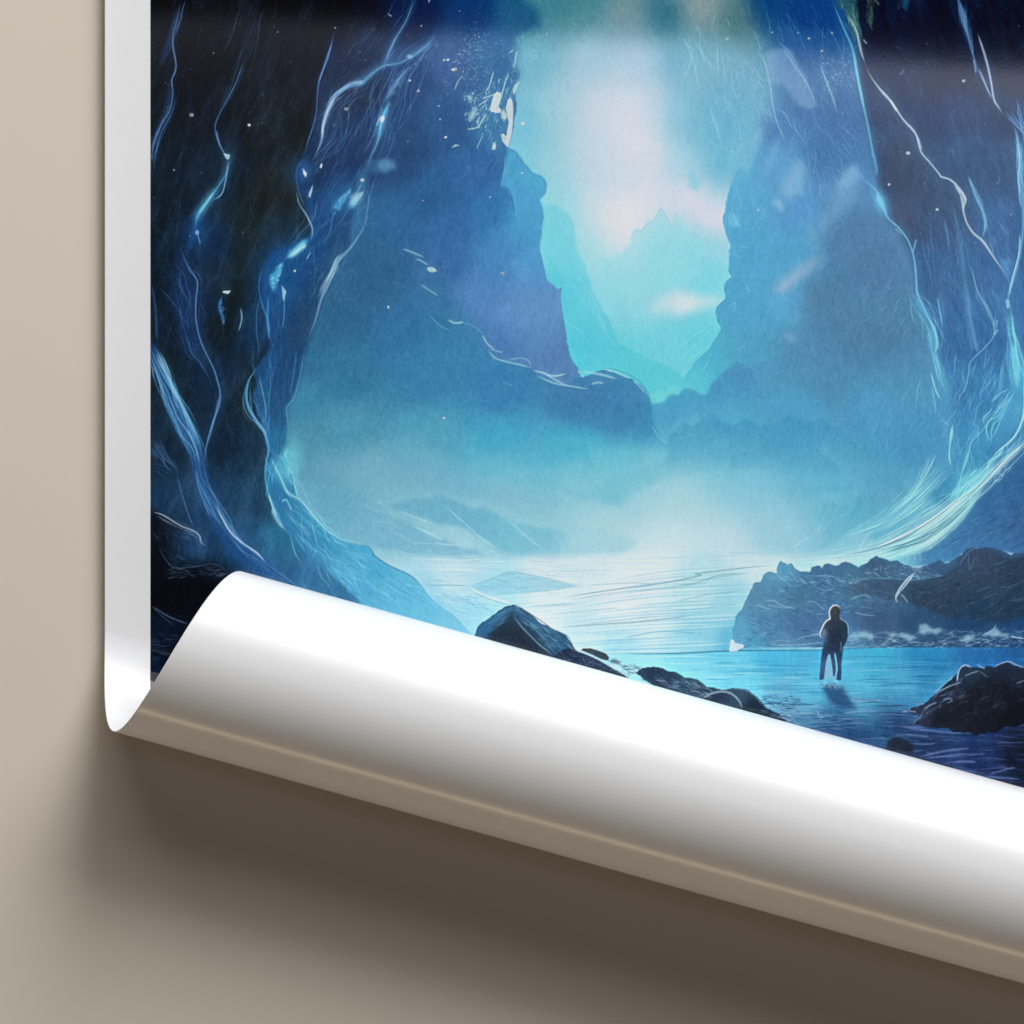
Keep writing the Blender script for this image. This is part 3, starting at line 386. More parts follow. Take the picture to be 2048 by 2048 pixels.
    dark = F(K(310, -250, 5, 8, 14, 600, -250, 6, 9, 16, 760, -250, 5, 9, 20, 310, 30, 7, 10, 18, 450, 40, 15, 20, 30, 600, 20, 8, 13, 24, 700, 20, 4, 9, 20, 600, 90, 10, 14, 23, 700, 110, 12, 19, 32, 320, 200, 10, 17, 29, 450, 200, 14, 21, 32, 560, 250, 24, 30, 40, 640, 220, 24, 32, 46, 330, 400, 15, 27, 44, 440, 350, 21, 36, 60, 540, 400, 31, 39, 48, 330, 550, 15, 31, 52, 420, 480, 20, 44, 84, 500, 520, 31, 45, 60, 500, 450, 30, 42, 54, 330, 650, 17, 32, 52, 450, 640, 20, 32, 46, 480, 600, 22, 34, 48, 400, 600, 22, 40, 74, 500, 640, 26, 46, 72, 330, 760, 18, 30, 46, 430, 760, 22, 42, 74, 500, 800, 24, 38, 52, 340, 900, 25, 41, 66, 450, 880, 24, 42, 70, 510, 900, 30, 52, 80, 330, 1000, 31, 57, 96, 420, 1000, 36, 66, 110, 520, 1000, 37, 68, 106, 310, 1065, 15, 22, 36, 400, 1085, 34, 62, 108, 480, 1080, 40, 78, 128, 560, 1080, 50, 108, 155, 310, 1150, 11, 16, 26, 400, 1160, 9, 14, 24, 560, 1150, 52, 95, 150, 640, 1160, 58, 110, 162, 330, 1300, 7, 11, 20, 340, 1280, 12, 24, 42, 330, 1450, 8, 14, 24), e=30)
    DW = A1(600, -900, 1900, -900, 1960, 0, 1900, 80, 1855, 160, 1810, 320, 1760, 480, 1745, 640, 1700, 800, 1655, 900, 1638, 1000, 1655, 1060, 1690, 1160, 1720, 1240, 1722, 1300, 1640, 1340, 1520, 1390, 1480, 1430, 1445, 1540, 1440, 1620, 1460, 1700, 1480, 1760, 1488, 1932)+A4(1440, 60, 1405, 110, 1420, 150, 1400, 260, 1440, 380, 1462, 470, 1485, 560, 1470, 640, 1468, 740, 1500, 860, 1540, 960, 1620, 1040, 1720, 1150, 1800, 1210, 1850, 1252, 1960, 1360, 2100, 1800, 600, 2000)
    p.fill(DW, dark*np.array((1., 1.04, .96), np.float32)+np.array((.014, .022, .022), np.float32)*np.clip((p.Y[..., None]-40)/120, 0, 1), 1, 2.5, .06, 122)
    p.fill(A1(1430, 1560, 1490, 1370, 1600, 1320, 1720, 1300, 1770, 1400, 1700, 1600, 1560, 1700, 1500, 1932, 1300, 1932), (28, 72, 130), .45, 22)
    n = p.fbm(60, 160, 4, 123, 15); dm = p.mask(DW, 8)[..., None]*n[..., None]
    p.C += dm*np.array((.022, .03, .042), np.float32)
    p.hatch(A1(840, 0, 1850, 0, 1700, 800, 1450, 1500, 840, 1500), 190, 60, 112, 8, 1.2, (46, 62, 88), .4, 124, 8); p.hatch(A1(1740, 700, 1932, 300, 1932, 1300, 1760, 1250), 90, 40, 118, 8, 1.3, (78, 120, 170), .4, 125); p.hatch(A1(1500, 1700, 1740, 1300, 1900, 1380, 1700, 1900, 1500, 1932), 80, 44, 112, 9, 1.3, (72, 112, 155), .38, 126)
    p.hatch(A4(1420, 0, 1660, 0, 1580, 540, 1480, 540), 60, 50, 96, 7, 1.3, (62, 112, 165), .4, 127); p.hatch(A1(880, 1250, 1100, 1500, 1180, 1932, 880, 1932), 70, 44, 62, 12, 1.2, (48, 74, 118), .45, 128)
    dmk = p.mask(DW, 10)[..., None]
    p.C += dmk*(p.ridged(70, 260, 4, 201, 14, 9)[..., None]*np.array((.036, .046, .062), np.float32)+p.ridged(26, 110, 3, 205, 18, 8)[..., None]*np.array((.018, .024, .032), np.float32)-np.array((.026, .040, .056), np.float32))
    p.veins(A1(840, 0, 1850, 0, 1700, 800, 1450, 1500, 1300, 1932, 840, 1932), 110, 90, lambda x, y: 108+(x-500)*.04, 13, 1.2, (70, 98, 140), .22, 211); p.veins(A4(840, 0, 1420, 0, 1480, 560, 1500, 900, 1200, 1000, 840, 860), 80, 90, lambda x, y: 70+(x-430)*.06, 12, 1.2, (66, 104, 152), .22, 212)
    p.veins(A1(1740, 700, 1932, 250, 2400, 300, 2100, 1000, 1800, 1500, 1500, 1932, 1500, 1500), 80, 70, 112, 12, 1.3, (98, 142, 188), .3, 213); p.veins(A4(1440, 0, 1660, 0, 1580, 540, 1490, 700), 40, 70, 96, 10, 1.3, (80, 134, 182), .45, 214)
    p.veins(A4(1490, 600, 1600, 640, 1932, 1080, 1932, 1340, 1600, 1020), 60, 80, 50, 10, 1.4, (130, 200, 220), .5, 215); p.veins(A4(1100, 700, 1480, 560, 1500, 900, 1700, 1180, 1400, 1150), 40, 80, 58, 10, 1.2, (64, 108, 150), .22, 216)
    # sheets and strands of ice on it
    VB = (72, 112, 165)
    p.fill(A1(1010, -20, 985, 90, 955, 220, 920, 330, 880, 380, 900, 280, 960, 120), (38, 66, 108), .6, 4); p.fill(A1(950, 440, 962, 540, 930, 640, 850, 820, 838, 780, 900, 640), (40, 66, 108), .6, 4)
    p.bundle(A1(1010, -40, 985, 90, 940, 240, 890, 350), 9, 14, 1.3, VB, .5, 11); p.bundle(A1(960, 520, 930, 640, 880, 740, 840, 860, 838, 960), 10, 14, 1.4, VB, .6, 12)
    p.stroke(A1(1005, 0, 985, 90, 960, 190, 958, 260, 972, 340, 972, 390, 950, 450, 957, 520, 940, 610, 890, 700, 850, 800, 836, 960), [2.2, 2, 1.6, 3, 3, 2.6, 1.6, 2, 2, 2, 2, 2], (95, 125, 170), .75)
    p.bundle(A1(1450, 0, 1400, 200, 1350, 340, 1300, 470, 1220, 620, 1195, 700), 16, [30, 22, 30, 26, 10, 3], 1.3, (62, 82, 115), .6, 13); p.bundle(A1(1350, 0, 1290, 140, 1220, 300, 1200, 360), 7, 26, 1.2, (48, 62, 88), .5, 14)
    p.stroke(A1(1350, 330, 1300, 470, 1220, 620, 1190, 700, 1205, 780, 1240, 855), 2, (72, 108, 155), .8); p.stroke(A1(1195, 720, 1215, 800, 1245, 855), 2.4, (105, 150, 195), .7)
    p.fill(A1(1235, 848, 1272, 858, 1265, 885, 1250, 878), (165, 195, 220), .9, 1); p.stroke(A1(1268, 870, 1250, 960, 1200, 1040, 1150, 1110, 1095, 1190, 1080, 1270), [2, 2, 3, 7, 9, 5], (80, 150, 200), .75, glow=7, ga=.3); p.stroke(A1(1265, 890, 1245, 1010, 1225, 1075, 1175, 1110), 2.4, (120, 170, 210), .75)
    p.stroke(A1(1180, 1065, 1130, 1140, 1095, 1190), 5, (120, 200, 232), .7, glow=9, ga=.35); p.spot(*A1(1090, 1285)[0], 4, 5, 0, (190, 220, 235), .95); p.stroke(A1(1090, 1210, 1075, 1290, 1030, 1400), 10, (34, 84, 150), .5, 10); p.stroke(A1(1092, 1285, 1108, 1350), 2.2, (120, 165, 205), .8); p.spot(*A1(1085, 1280)[0], 22, 32, 10, (30, 86, 150), .35, 1.6)
    p.fill(A1(990, 1340, 1050, 1480, 1092, 1560, 1085, 1700, 1140, 1960, 1020, 1960, 940, 1640, 970, 1480), (30, 54, 100), .65, 12)
    p.bundle(A1(985, 1340, 1000, 1450, 1050, 1560, 1060, 1700, 1080, 1932), 18, [12, 50, 60, 50, 40], 1.3, (70, 108, 160), .55, 15); p.stroke(A1(995, 1335, 1010, 1400, 1050, 1490, 1092, 1555, 1085, 1650, 1083, 1750, 1100, 1850, 1130, 1932)+A4(1180, 100, 1205, 180, 1218, 240, 1210, 310, 1170, 420, 1140, 540, 1130, 640, 1150, 730), 2.2, (95, 140, 190), .8)
    p.bundle(A1(960, 1550, 1020, 1720, 1060, 1932)+A4(1110, 60, 1180, 180, 1208, 240), 8, 26, 1.5, (70, 112, 165), .5, 16); p.stroke(A4(1215, 200, 1216, 290, 1180, 400, 1150, 520), 5, (70, 110, 160), .7); p.stroke(A4(1212, 250, 1195, 340, 1160, 470), 2, (120, 160, 200), .6)
    p.stroke(A1(1000, 1100, 985, 1220, 970, 1330), 1.2, (50, 80, 125), .6); p.stroke(A1(880, 1590, 950, 1660, 1010, 1750, 1060, 1830), 1.4, (70, 100, 145), .6)
    # broad strand sweeping from the left edge down to the roll
    SW = (-60, 0, 840, 60, 905, 180, 955, 290, 1005, 390, 1062, 490, 1105, 580, 1105, 660, 1130, 760, 1180, 860, 1240, 950, 1300, 1020, 1390, 1095)
    p.fill(A4(835, -60, 870, 0, 960, 200, 1040, 360, 1110, 500, 1135, 600, 1150, 740, 1230, 900, 1300, 1010, 1430, 1120, 1560, 1240, 1460, 1260, 1260, 1130, 1150, 930, 1080, 720, 1050, 590, 960, 420, 900, 230, 835, 60), (36, 78, 138), .62, 5)
    p.bundle(A4(835, -20, 905, 130, 960, 260, 1010, 370, 1070, 490, 1105, 590, 1115, 690), 34, [26, 30, 34, 34, 34, 26, 22], 1.9, (98, 158, 205), .7, 17, .4); p.stroke(A4(870, 0, 920, 130, 985, 260, 1045, 380, 1100, 500, 1120, 560), [4, 7, 8, 6, 4, 2], (125, 180, 215), .7); p.bundle(A4(850, -30, 920, 120, 1000, 290), 8, 12, 2, (150, 195, 222), .7, 18)
    p.bundle(A4(1090, 600, 1110, 730, 1165, 850, 1230, 950, 1310, 1050, 1450, 1160), 22, [18, 22, 30, 24, 12, 6], 1.7, (90, 148, 195), .6, 19); p.stroke(A4(1080, 650, 1100, 760, 1140, 870, 1165, 930), 2.4, (95, 140, 190), .75)
    p.stroke(A4(1190, 850, 1230, 930, 1275, 1005, 1340, 1065, 1420, 1120, 1475, 1180), [2, 3, 4, 3.5, 4, 3], (165, 195, 220), .85); p.stroke(A4(1475, 1180, 1550, 1235, 1640, 1300), 2, (90, 140, 190), .7); p.bundle(A4(1250, 1000, 1340, 1090, 1430, 1160, 1620, 1290), 10, 22, 1.4, (80, 130, 180), .5, 20)
    p.bundle(A4(835, 80, 870, 170), 6, 18, 1.6, (90, 140, 185), .6, 21); p.bundle(A4(838, 490, 900, 590, 980, 690), 16, [18, 26, 12], 1.4, (72, 112, 160), .65, 22, .5); p.bundle(A4(838, 640, 900, 660, 960, 700), 10, 24, 1.3, (62, 98, 145), .55, 23)
    p.stroke(A4(980, 690, 1005, 790, 1040, 900, 1075, 990), 1.8, (88, 122, 170), .75); p.stroke(A1(838, 1560, 860, 1700, 870, 1900), 4, (60, 96, 145), .5, 3)
    # lower left rocks
    p.fill(A4(835, 880, 900, 905, 1000, 970, 1070, 1000, 1000, 990, 930, 985, 880, 1040, 890, 1100, 960, 1200, 1060, 1198, 1150, 1182, 1210, 1190, 1280, 1250, 1250, 1900, 800, 1900), F(K(310, 1050, 14, 20, 32, 350, 1055, 24, 34, 50, 320, 1120, 12, 17, 26, 420, 1135, 20, 28, 44, 400, 1160, 10, 15, 24, 330, 1200, 9, 13, 22, 320, 1260, 14, 26, 44, 330, 1300, 9, 16, 28, 312, 1340, 16, 32, 54), e=14), .85, 5)
    p.stroke(A4(838, 893, 900, 910, 1000, 970, 1075, 1000, 1112, 1040, 1106, 1058, 1146, 1086), 2.4, (165, 182, 205), .8); p.bundle(A4(840, 900, 940, 945, 1070, 1000), 5, 12, 1.4, (110, 135, 170), .6, 24); p.bundle(A4(930, 985, 1060, 1010, 1160, 1050), 6, 16, 1.4, (100, 130, 170), .6, 25)
    p.hatch(A4(850, 985, 1080, 1010, 1160, 1140, 960, 1190, 880, 1090), 60, 36, 48, 25, 1.3, (82, 112, 152), .5, 129); p.hatch(A4(900, 1195, 1200, 1185, 1250, 1240, 940, 1260), 50, 26, -6, 14, 1.5, (92, 112, 140), .5, 130); p.stroke(A4(875, 1060, 900, 1130, 960, 1200, 1060, 1198, 1150, 1182, 1215, 1190, 1275, 1245), 1.6, (62, 82, 110), .7)
    p.stroke(A4(838, 1412, 900, 1450, 950, 1478, 1050, 1515), 2, (92, 112, 140), .7); p.stroke(A4(850, 1420, 900, 1470, 970, 1525), 1.4, (70, 90, 120), .6); p.hatch(A4(836, 1560, 1000, 1560, 960, 1640, 836, 1740), 40, 40, 4, 10, 1.6, (42, 62, 92), .5, 131)
    p.stroke(B2(960, 115, 1000, 150, 1020, 200, 960, 290, 935, 440, 960, 560, 1050, 720, 1110, 800, 1150, 960, 1130, 1060, 1118, 1180, 1122, 1270, 1150, 1390, 1190, 1500, 1240, 1600, 1290, 1710, 1390, 1810), [2, 3, 4, 5, 6, 6, 6, 5, 5, 4, 4, 4, 5, 6, 6, 4, 3], (84, 160, 200), .75); p.bundle(B2(960, 300, 950, 450, 1010, 620, 1100, 740, 1140, 920), 12, [12, 26, 34, 20, 6], 1.5, (96, 150, 195), .65, 291, .5)
    p.stroke(B2(1055, 250, 1090, 400, 1120, 560, 1125, 640, 1105, 710), 2.2, (100, 160, 200), .75); p.stroke(B2(1165, 0, 1165, 300, 1150, 560, 1150, 800), 4, (64, 130, 175), .45); p.stroke(B2(1490, 0, 1455, 240, 1390, 470, 1320, 560, 1335, 680, 1335, 850, 1275, 990), [2, 2, 2.4, 4, 4, 3, 3], (88, 150, 190), .65); p.stroke(B2(1420, 0, 1390, 240, 1350, 430), 4, (70, 128, 175), .5)
    p.bundle(B2(1150, 940, 1200, 1080, 1260, 1200, 1300, 1330, 1330, 1460), 12, [10, 40, 60, 60, 50], 1.6, (120, 200, 222), .6, 292, .2); p.stroke(B2(1180, 1530, 1230, 1640, 1290, 1720), 7, (150, 200, 215), .6); p.stroke(B2(1145, 1390, 1190, 1520, 1230, 1610), 3, (165, 212, 225), .75)
    # glowing knots and the bright edge strands of the wall
    cy = (120, 200, 225)
    for x, y, r1, r2, an, c, al in ((1600, 1410, 60, 70, 0, (28, 80, 140), .32), (1530, 1560, 46, 60, 0, (30, 88, 148), .36), (1650, 960, 26, 34, 0, (40, 92, 150), .3), (1880, 1100, 44, 26, -40, (50, 120, 172), .4)): p.spot(*A1(x, y)[0], r1, r2, an, c, al, 1.6)
    p.fill(B8(600, 890, 640, 800, 730, 720, 830, 640, 870, 650, 850, 740, 760, 810, 690, 870), (84, 175, 212), .85, 2.5); p.fill(B8(630, 870, 700, 790, 800, 700, 850, 680, 845, 740, 760, 810, 690, 855), (170, 222, 226), .95, 1.5)
    p.fill(B8(385, 1190, 400, 1100, 470, 1030, 540, 940, 555, 960, 520, 1080, 470, 1200, 450, 1320, 425, 1300), (72, 160, 205), .85, 2.5); p.hatch(B8(385, 1190, 400, 1100, 500, 960, 550, 960, 500, 1180, 440, 1320), 30, 14, -62, 25, 1.8, (140, 212, 228), .75, 132)
    p.fill(B8(540, 1230, 600, 1310, 570, 1450, 555, 1400), (140, 195, 220), .85, 1.2); p.stroke(B8(570, 1420, 575, 1520, 570, 1640, 545, 1800), 2, (90, 150, 195), .7); p.stroke(B8(730, 0, 760, 170, 850, 310, 900, 410, 935, 495, 935, 580, 910, 650), [1.5, 1.5, 1.5, 3, 4, 3, 2], (130, 180, 215), .75)
    p.stroke(B8(320, 950, 265, 1120, 250, 1290, 290, 1480, 350, 1640, 375, 1800, 385, 1932), [1.5, 2, 2, 3, 5, 7, 7], (58, 120, 175), .7); p.stroke(B8(370, 1370, 360, 1600, 380, 1932), 4, (70, 145, 195), .6); p.stroke(B8(860, 900, 915, 800), 2.4, (130, 190, 215), .7); p.spot(*B8(710, 1045)[0], 2, 2.4, 0, (190, 225, 235), .9)
    p.fill(B8(1190, 240, 1260, 130, 1400, 0, 1440, 0, 1370, 130, 1290, 260), (66, 145, 195), .8, 2.5); p.hatch(B8(1190, 250, 1400, 0, 1440, 0, 1290, 260), 24, 14, -60, 20, 1.6, (140, 205, 225), .6, 133); p.fill(B8(1430, 170, 1480, 90, 1540, 50, 1600, 20, 1560, 100, 1490, 190, 1450, 200), (195, 218, 222), .9, 1.2); p.spot(*B8(1450, 190)[0], 10, 8, -40, (80, 165, 210), .6, 1.2)
    p.fill(B8(885, 80, 900, 20, 940, -20, 930, 40, 905, 105), (150, 195, 220), .8, 1)
    p.stroke(B8(870, 1932, 960, 1720, 1040, 1440, 1110, 1260, 1180, 1100, 1250, 920, 1360, 820, 1470, 690, 1600, 470, 1640, 280, 1670, 60, 1690, -60), [3, 3, 4, 6, 9, 12, 7, 5, 2.5, 2, 2, 2], (112, 155, 190), .7); p.bundle(B8(1030, 1420, 1110, 1220, 1200, 1050, 1260, 900, 1380, 800), 12, 12, 1.6, (165, 198, 215), .65, 26, .5)
    p.stroke(A1(1930, 1390, 1970, 1330, 2010, 1250, 2040, 1100, 2080, 950), 2, (70, 125, 170), .6); p.fill(A1(1970, 960, 2040, 885, 2130, 880, 2180, 930, 2100, 960, 2040, 950, 2000, 1150, 1950, 1350, 1940, 1300, 1970, 1100), (62, 118, 162), .5, 6)
    p.stroke(A1(1850, 160, 1815, 310, 1760, 470, 1745, 640, 1700, 790, 1680, 870), [1.5, 4, 3, 2, 2.5, 3], (76, 112, 168), .75); p.stroke(A1(1830, 250, 1790, 370, 1755, 470), 4, (92, 132, 185), .6)
    p.stroke(A1(2040, 440, 1932, 475, 1855, 530, 1812, 610, 1785, 700, 1780, 760, 1765, 810, 1725, 890), [5, 9, 10, 9, 11, 7, 4, 2], (105, 140, 180), .8); p.stroke(A1(1855, 530, 1812, 610, 1785, 700, 1780, 770), 4, (175, 192, 212), .8); p.bundle(A1(2060, 440, 1940, 470, 1850, 540, 1800, 640), 7, 14, 1.4, (140, 180, 212), .6, 27)
    p.stroke(A1(1690, 870, 1640, 940, 1645, 1040, 1690, 1160), 2, (62, 108, 165), .7); p.fill(A1(1672, 930, 1695, 960, 1690, 985, 1675, 960), (190, 212, 228), .9, .8); p.spot(*A1(1680, 950)[0], 16, 18, 0, (46, 108, 170), .4, 1.5); p.fill(A1(1675, 935, 1695, 960, 1690, 980, 1678, 965), (190, 212, 228), .9, .8)
    p.stroke(A1(1728, 1025, 1712, 1080, 1715, 1095), 3.5, (140, 180, 212), .8); p.spot(*A1(1775, 918)[0], 2, 5, 15, (190, 212, 228), .9)
    p.fill(A1(1228, 1615, 1240, 1605, 1275, 1608, 1262, 1625), (185, 205, 215), .9, .8); p.stroke(A1(1225, 1640, 1215, 1700, 1235, 1760, 1240, 1795), [7, 8, 7, 3], (52, 104, 160), .7); p.hatch(A1(1210, 1650, 1240, 1650, 1245, 1790, 1225, 1790), 16, 9, 100, 25, 1.6, (110, 165, 205), .65, 134); p.stroke(A1(1330, 1700, 1337, 1760, 1320, 1830), 2.6, (120, 160, 195), .8)
    p.bundle(A2(480, 200, 330, 330, 240, 500, 180, 680, 130, 850, 0, 1120), 26, [30, 60, 70, 60, 60, 70], 1.6, (98, 150, 196), .5, 311, .08); p.bundle(A1(2060, 430, 1900, 560, 1830, 760, 1740, 900, 1690, 1000), 16, [30, 50, 60, 50, 30], 1.5, (88, 132, 182), .5, 312, .1)
    p.bundle(A1(1932, 900, 1850, 1120, 1760, 1290, 1640, 1400, 1560, 1500), 18, [80, 90, 60, 60, 50], 1.5, (72, 128, 182), .5, 313, .1); p.bundle(A1(2010, 1150, 1900, 1420, 1790, 1640, 1700, 1932), 14, [60, 70, 50, 40], 1.5, (86, 132, 178), .45, 314, .1)
    p.bundle(A1(1480, 1560, 1470, 1700, 1500, 1932)+A4(1490, 200, 1480, 500), 12, [50, 70, 60, 40], 1.4, (66, 122, 172), .5, 315, .1)
    # long pale strands up on the left mountain
    for q, w, a in ((A2(355, 0, 310, 120, 250, 220, 200, 330, 180, 370), [2, 2, 3, 6, 3], .7), (A2(460, 210, 430, 250, 350, 310, 280, 350, 180, 370, 100, 430, 60, 470, 0, 480), [4, 8, 5, 3, 4, 7, 8, 4], .75), (A2(330, 370, 270, 440, 220, 520, 200, 560), [4, 6, 10, 6], .6), (A2(220, 570, 180, 660, 160, 760, 135, 830, 100, 900), [6, 9, 7, 3, 2], .75), (A2(70, 1010, 30, 1080, 0, 1120), [4, 6, 4], .6)):
        p.stroke(q, w, (100, 155, 195), a, glow=5, ga=.25)
    p.stroke(A2(205, 590, 180, 660, 160, 740), 5, (92, 175, 222), .8, glow=8, ga=.4); p.spot(*A2(180, 660)[0], 4, 7, 15, (205, 230, 238), .9); p.stroke(A2(145, 700, 170, 640), 2, (160, 205, 228), .7); p.hatch(A2(200, 540, 240, 430, 330, 360, 480, 220, 500, 260, 300, 420, 260, 540), 60, 14, -58, 25, 1.4, (130, 175, 205), .55, 135)
    p.spot(*A2(330, 315)[0], 6, 4, 0, (170, 200, 215), .7, .8); p.spot(*A2(50, 460)[0], 8, 4, -10, (165, 190, 212), .7, .8); p.fill(A2(0, 480, 60, 400, 150, 340, 220, 300, 300, 270, 400, 250, 470, 190, 430, 280, 330, 330, 180, 380, 80, 470, 30, 500), (70, 115, 160), .3, 6)
    p.hatch(A2(0, 120, 340, 0, 180, 340, 0, 480), 50, 60, 122, 6, 1.3, (70, 92, 125), .45, 136); p.hatch(A2(0, 480, 200, 380, 140, 800, 0, 900), 50, 40, 115, 8, 1.3, (70, 105, 155), .4, 137)
    p.stroke(A2(60, 1250, 100, 1240, 185, 1235), 7, (62, 112, 155), .5, 3); p.fill(A2(155, 900, 200, 875, 245, 890, 260, 940, 230, 930, 200, 960, 160, 930), (95, 145, 180), .6, 4)
    p.fill(A2(0, 1130, 0, 1080, 60, 1060, 75, 1075, 40, 1130, 5, 1145), (140, 190, 212), .55, 2)
    # ---------- right cave wall
    rw = F(K(1720, -250, 2, 14, 40, 2000, -250, 0, 8, 24, 2250, -250, 0, 6, 18, 1740, 40, 3, 16, 44, 1900, 50, 2, 14, 38, 2030, 50, 0, 11, 32, 1740, 130, 16, 28, 60, 1900, 150, 8, 20, 48, 2030, 160, 8, 18, 46, 1760, 220, 38, 56, 94, 1900, 220, 34, 50, 88, 2020, 220, 36, 54, 90, 1780, 330, 58, 75, 106, 1720, 300, 56, 92, 136, 1900, 330, 58, 86, 124, 2020, 330, 60, 90, 128, 1800, 450, 74, 90, 120, 1900, 430, 64, 90, 130, 2000, 450, 65, 105, 155, 1850, 550, 66, 106, 155, 1950, 550, 65, 110, 160, 1850, 680, 66, 116, 165, 1980, 680, 60, 115, 170, 2040, 650, 64, 120, 175, 1900, 780, 70, 130, 180, 1980, 780, 70, 140, 190, 2040, 800, 80, 160, 203, 1880, 900, 78, 150, 190, 1960, 860, 75, 150, 195, 2040, 900, 60, 125, 178, 2250, 300, 20, 40, 80, 2250, 800, 40, 90, 140, 1950, 960, 80, 165, 200), e=34)
    RWP = A3(900, -700, 965, 100, 1000, 200, 1020, 300, 1025, 420, 1048, 580, 1078, 720, 1100, 850, 1120, 970, 1118, 1050, 1170, 1200, 1250, 1290, 1300, 1400, 1330, 1530, 1340, 1640, 1420, 1800, 1440, 1932)+A6(1480, 100, 1530, 200, 1535, 420, 1525, 640, 1480, 720, 1380, 810, 1500, 880, 1700, 720, 1932, 500, 2500, 200, 2500, -2000)
    p.fill(RWP, rw*np.array((.85, .92, .95), np.float32), .97, 9)
    p.C += p.mask(RWP, 8)[..., None]*p.fbm(50, 150, 4, 141, -15)[..., None]*.028
    p.fill(A3(1000, 300, 1200, 600, 1330, 800, 1500, 1000, 1560, 1100, 1500, 1250, 1330, 1150, 1150, 900, 1080, 600), (60, 78, 102), .38, 34); p.fill(A3(1350, 640, 1700, 560, 1800, 800, 1620, 980, 1450, 900), (52, 88, 134), .35, 30)
    p.hatch(A3(1040, 250, 1600, 250, 1850, 700, 1900, 1300, 1500, 1932, 1400, 1400, 1120, 900), 260, 34, 62, 10, 1.2, (98, 132, 175), .2, 142); p.hatch(A3(1040, 250, 1600, 250, 1850, 700, 1900, 1300, 1500, 1932, 1400, 1400, 1120, 900), 200, 34, 62, 10, 1.3, (40, 60, 95), .3, 143)
    p.hatch(A3(1350, 1200, 1800, 1200, 1932, 1500, 1932, 1932, 1400, 1932), 120, 60, 78, 6, 1.4, (98, 155, 200), .4, 144); p.hatch(A6(1540, 100, 1900, 0, 1900, 300, 1700, 600, 1530, 700), 90, 50, 108, 10, 1.4, (110, 175, 210), .4, 145)
    p.hatch(A3(620, 300, 1000, 260, 1010, 700, 800, 700), 300, 6, 60, 70, 1.3, (120, 165, 190), .45, 146, 25); p.hatch(A3(760, 320, 980, 320, 980, 500, 820, 500), 90, 8, 40, 60, 1.6, (165, 195, 190), .5, 147, 22)
    p.hatch(A3(180, 480, 500, 260, 560, 620, 300, 860, 200, 700), 60, 46, 70, 12, 1.3, (150, 200, 215), .4, 148); p.hatch(A3(0, 0, 420, 60, 480, 260, 100, 240), 40, 40, 62, 14, 1.3, (150, 185, 185), .4, 149); p.hatch(A3(440, 60, 900, 0, 960, 230, 500, 230), 60, 44, 70, 10, 1.2, (45, 105, 160), .45, 150)
    rmk = p.mask(RWP, 10)[..., None]
    p.C += rmk*(p.ridged(60, 240, 4, 221, -16, 9)[..., None]*np.array((.026, .036, .042), np.float32)+p.ridged(24, 100, 3, 225, -20, 8)[..., None]*np.array((.018, .024, .028), np.float32)-np.array((.018, .024, .030), np.float32))
    p.veins(A3(1040, 250, 1932, 200, 1932, 1500, 1500, 1932, 1400, 1400, 1120, 900), 120, 90, lambda x, y: 64-(x-1850)*.03, 13, 1.2, (98, 132, 168), .2, 231); p.veins(A3(1350, 1250, 1900, 1300, 1932, 1932, 1450, 1932), 70, 100, 80, 10, 1.3, (106, 158, 195), .26, 232)
    p.veins(A6(1440, 0, 1932, 0, 1932, 480, 1600, 700, 1530, 640), 90, 80, 104, 12, 1.3, (125, 195, 220), .45, 233); p.veins(A6(1480, 720, 1932, 480, 1932, 900, 1500, 900, 1300, 1000), 60, 70, 142, 10, 1.4, (140, 208, 222), .45, 234)
    # mossy growth at the top
    p.fill(B1(270, -80, 480, -80, 500, 120, 520, 240, 500, 340, 450, 280, 400, 180, 380, 90, 300, 40), (38, 82, 98), .7, 3, .08, 151); p.hatch(B1(270, -60, 480, -60, 510, 280, 440, 260, 380, 100), 100, 16, 72, 22, 1.5, (105, 145, 120), .6, 152, 25); p.hatch(B1(560, -60, 700, -60, 640, 60, 620, 270, 570, 190), 50, 20, 84, 14, 1.5, (92, 118, 98), .65, 153)
    p.fill(B1(580, 190, 600, 40, 628, 130, 612, 270), (40, 62, 72), .7, 1.2); p.stroke(B1(640, 0, 680, 50), 3, (92, 118, 95), .6); p.hatch(B1(730, 20, 840, 40, 830, 220, 760, 240), 30, 9, 80, 60, 1.2, (28, 60, 92), .5, 154); p.fill(B1(880, -20, 945, -20, 930, 40, 915, 105, 880, 60), (28, 70, 98), .7, 2)
    # strands of the right wall
    p.bundle(A3(930, 60, 985, 150, 1015, 260), 16, [30, 26, 12], 1.4, (92, 145, 150), .6, 28); p.stroke(A3(960, 80, 1005, 180, 1030, 290, 1052, 350), [1.5, 3, 6, 2], (150, 172, 178), .8)
    p.stroke(A3(1040, 320, 1075, 410, 1130, 490, 1200, 570, 1260, 660, 1330, 740, 1360, 840, 1410, 900, 1465, 968, 1470, 978, 1530, 1000, 1590, 1070, 1606, 1112, 1592, 1150, 1612, 1230, 1650, 1290, 1700, 1332, 1760, 1420, 1810, 1492, 1842, 1545), [3, 2.2, 3, 5.5, 3.5, 3, 5, 3, 3, 2.4, 3, 4, 5, 4, 3, 4, 5, 5, 5, 3], (172, 192, 210), .85)
    p.fill(A3(1540, 1020, 1585, 1060, 1610, 1100, 1600, 1145, 1590, 1160, 1575, 1080), (172, 188, 200), .8, 1); p.stroke(A3(1575, 1060, 1600, 1110, 1594, 1140), 1.6, (72, 92, 122), .7); p.stroke(A3(1340, 755, 1362, 830), 5, (165, 185, 205), .7); p.stroke(A3(1190, 555, 1230, 620), 5, (190, 205, 215), .7)
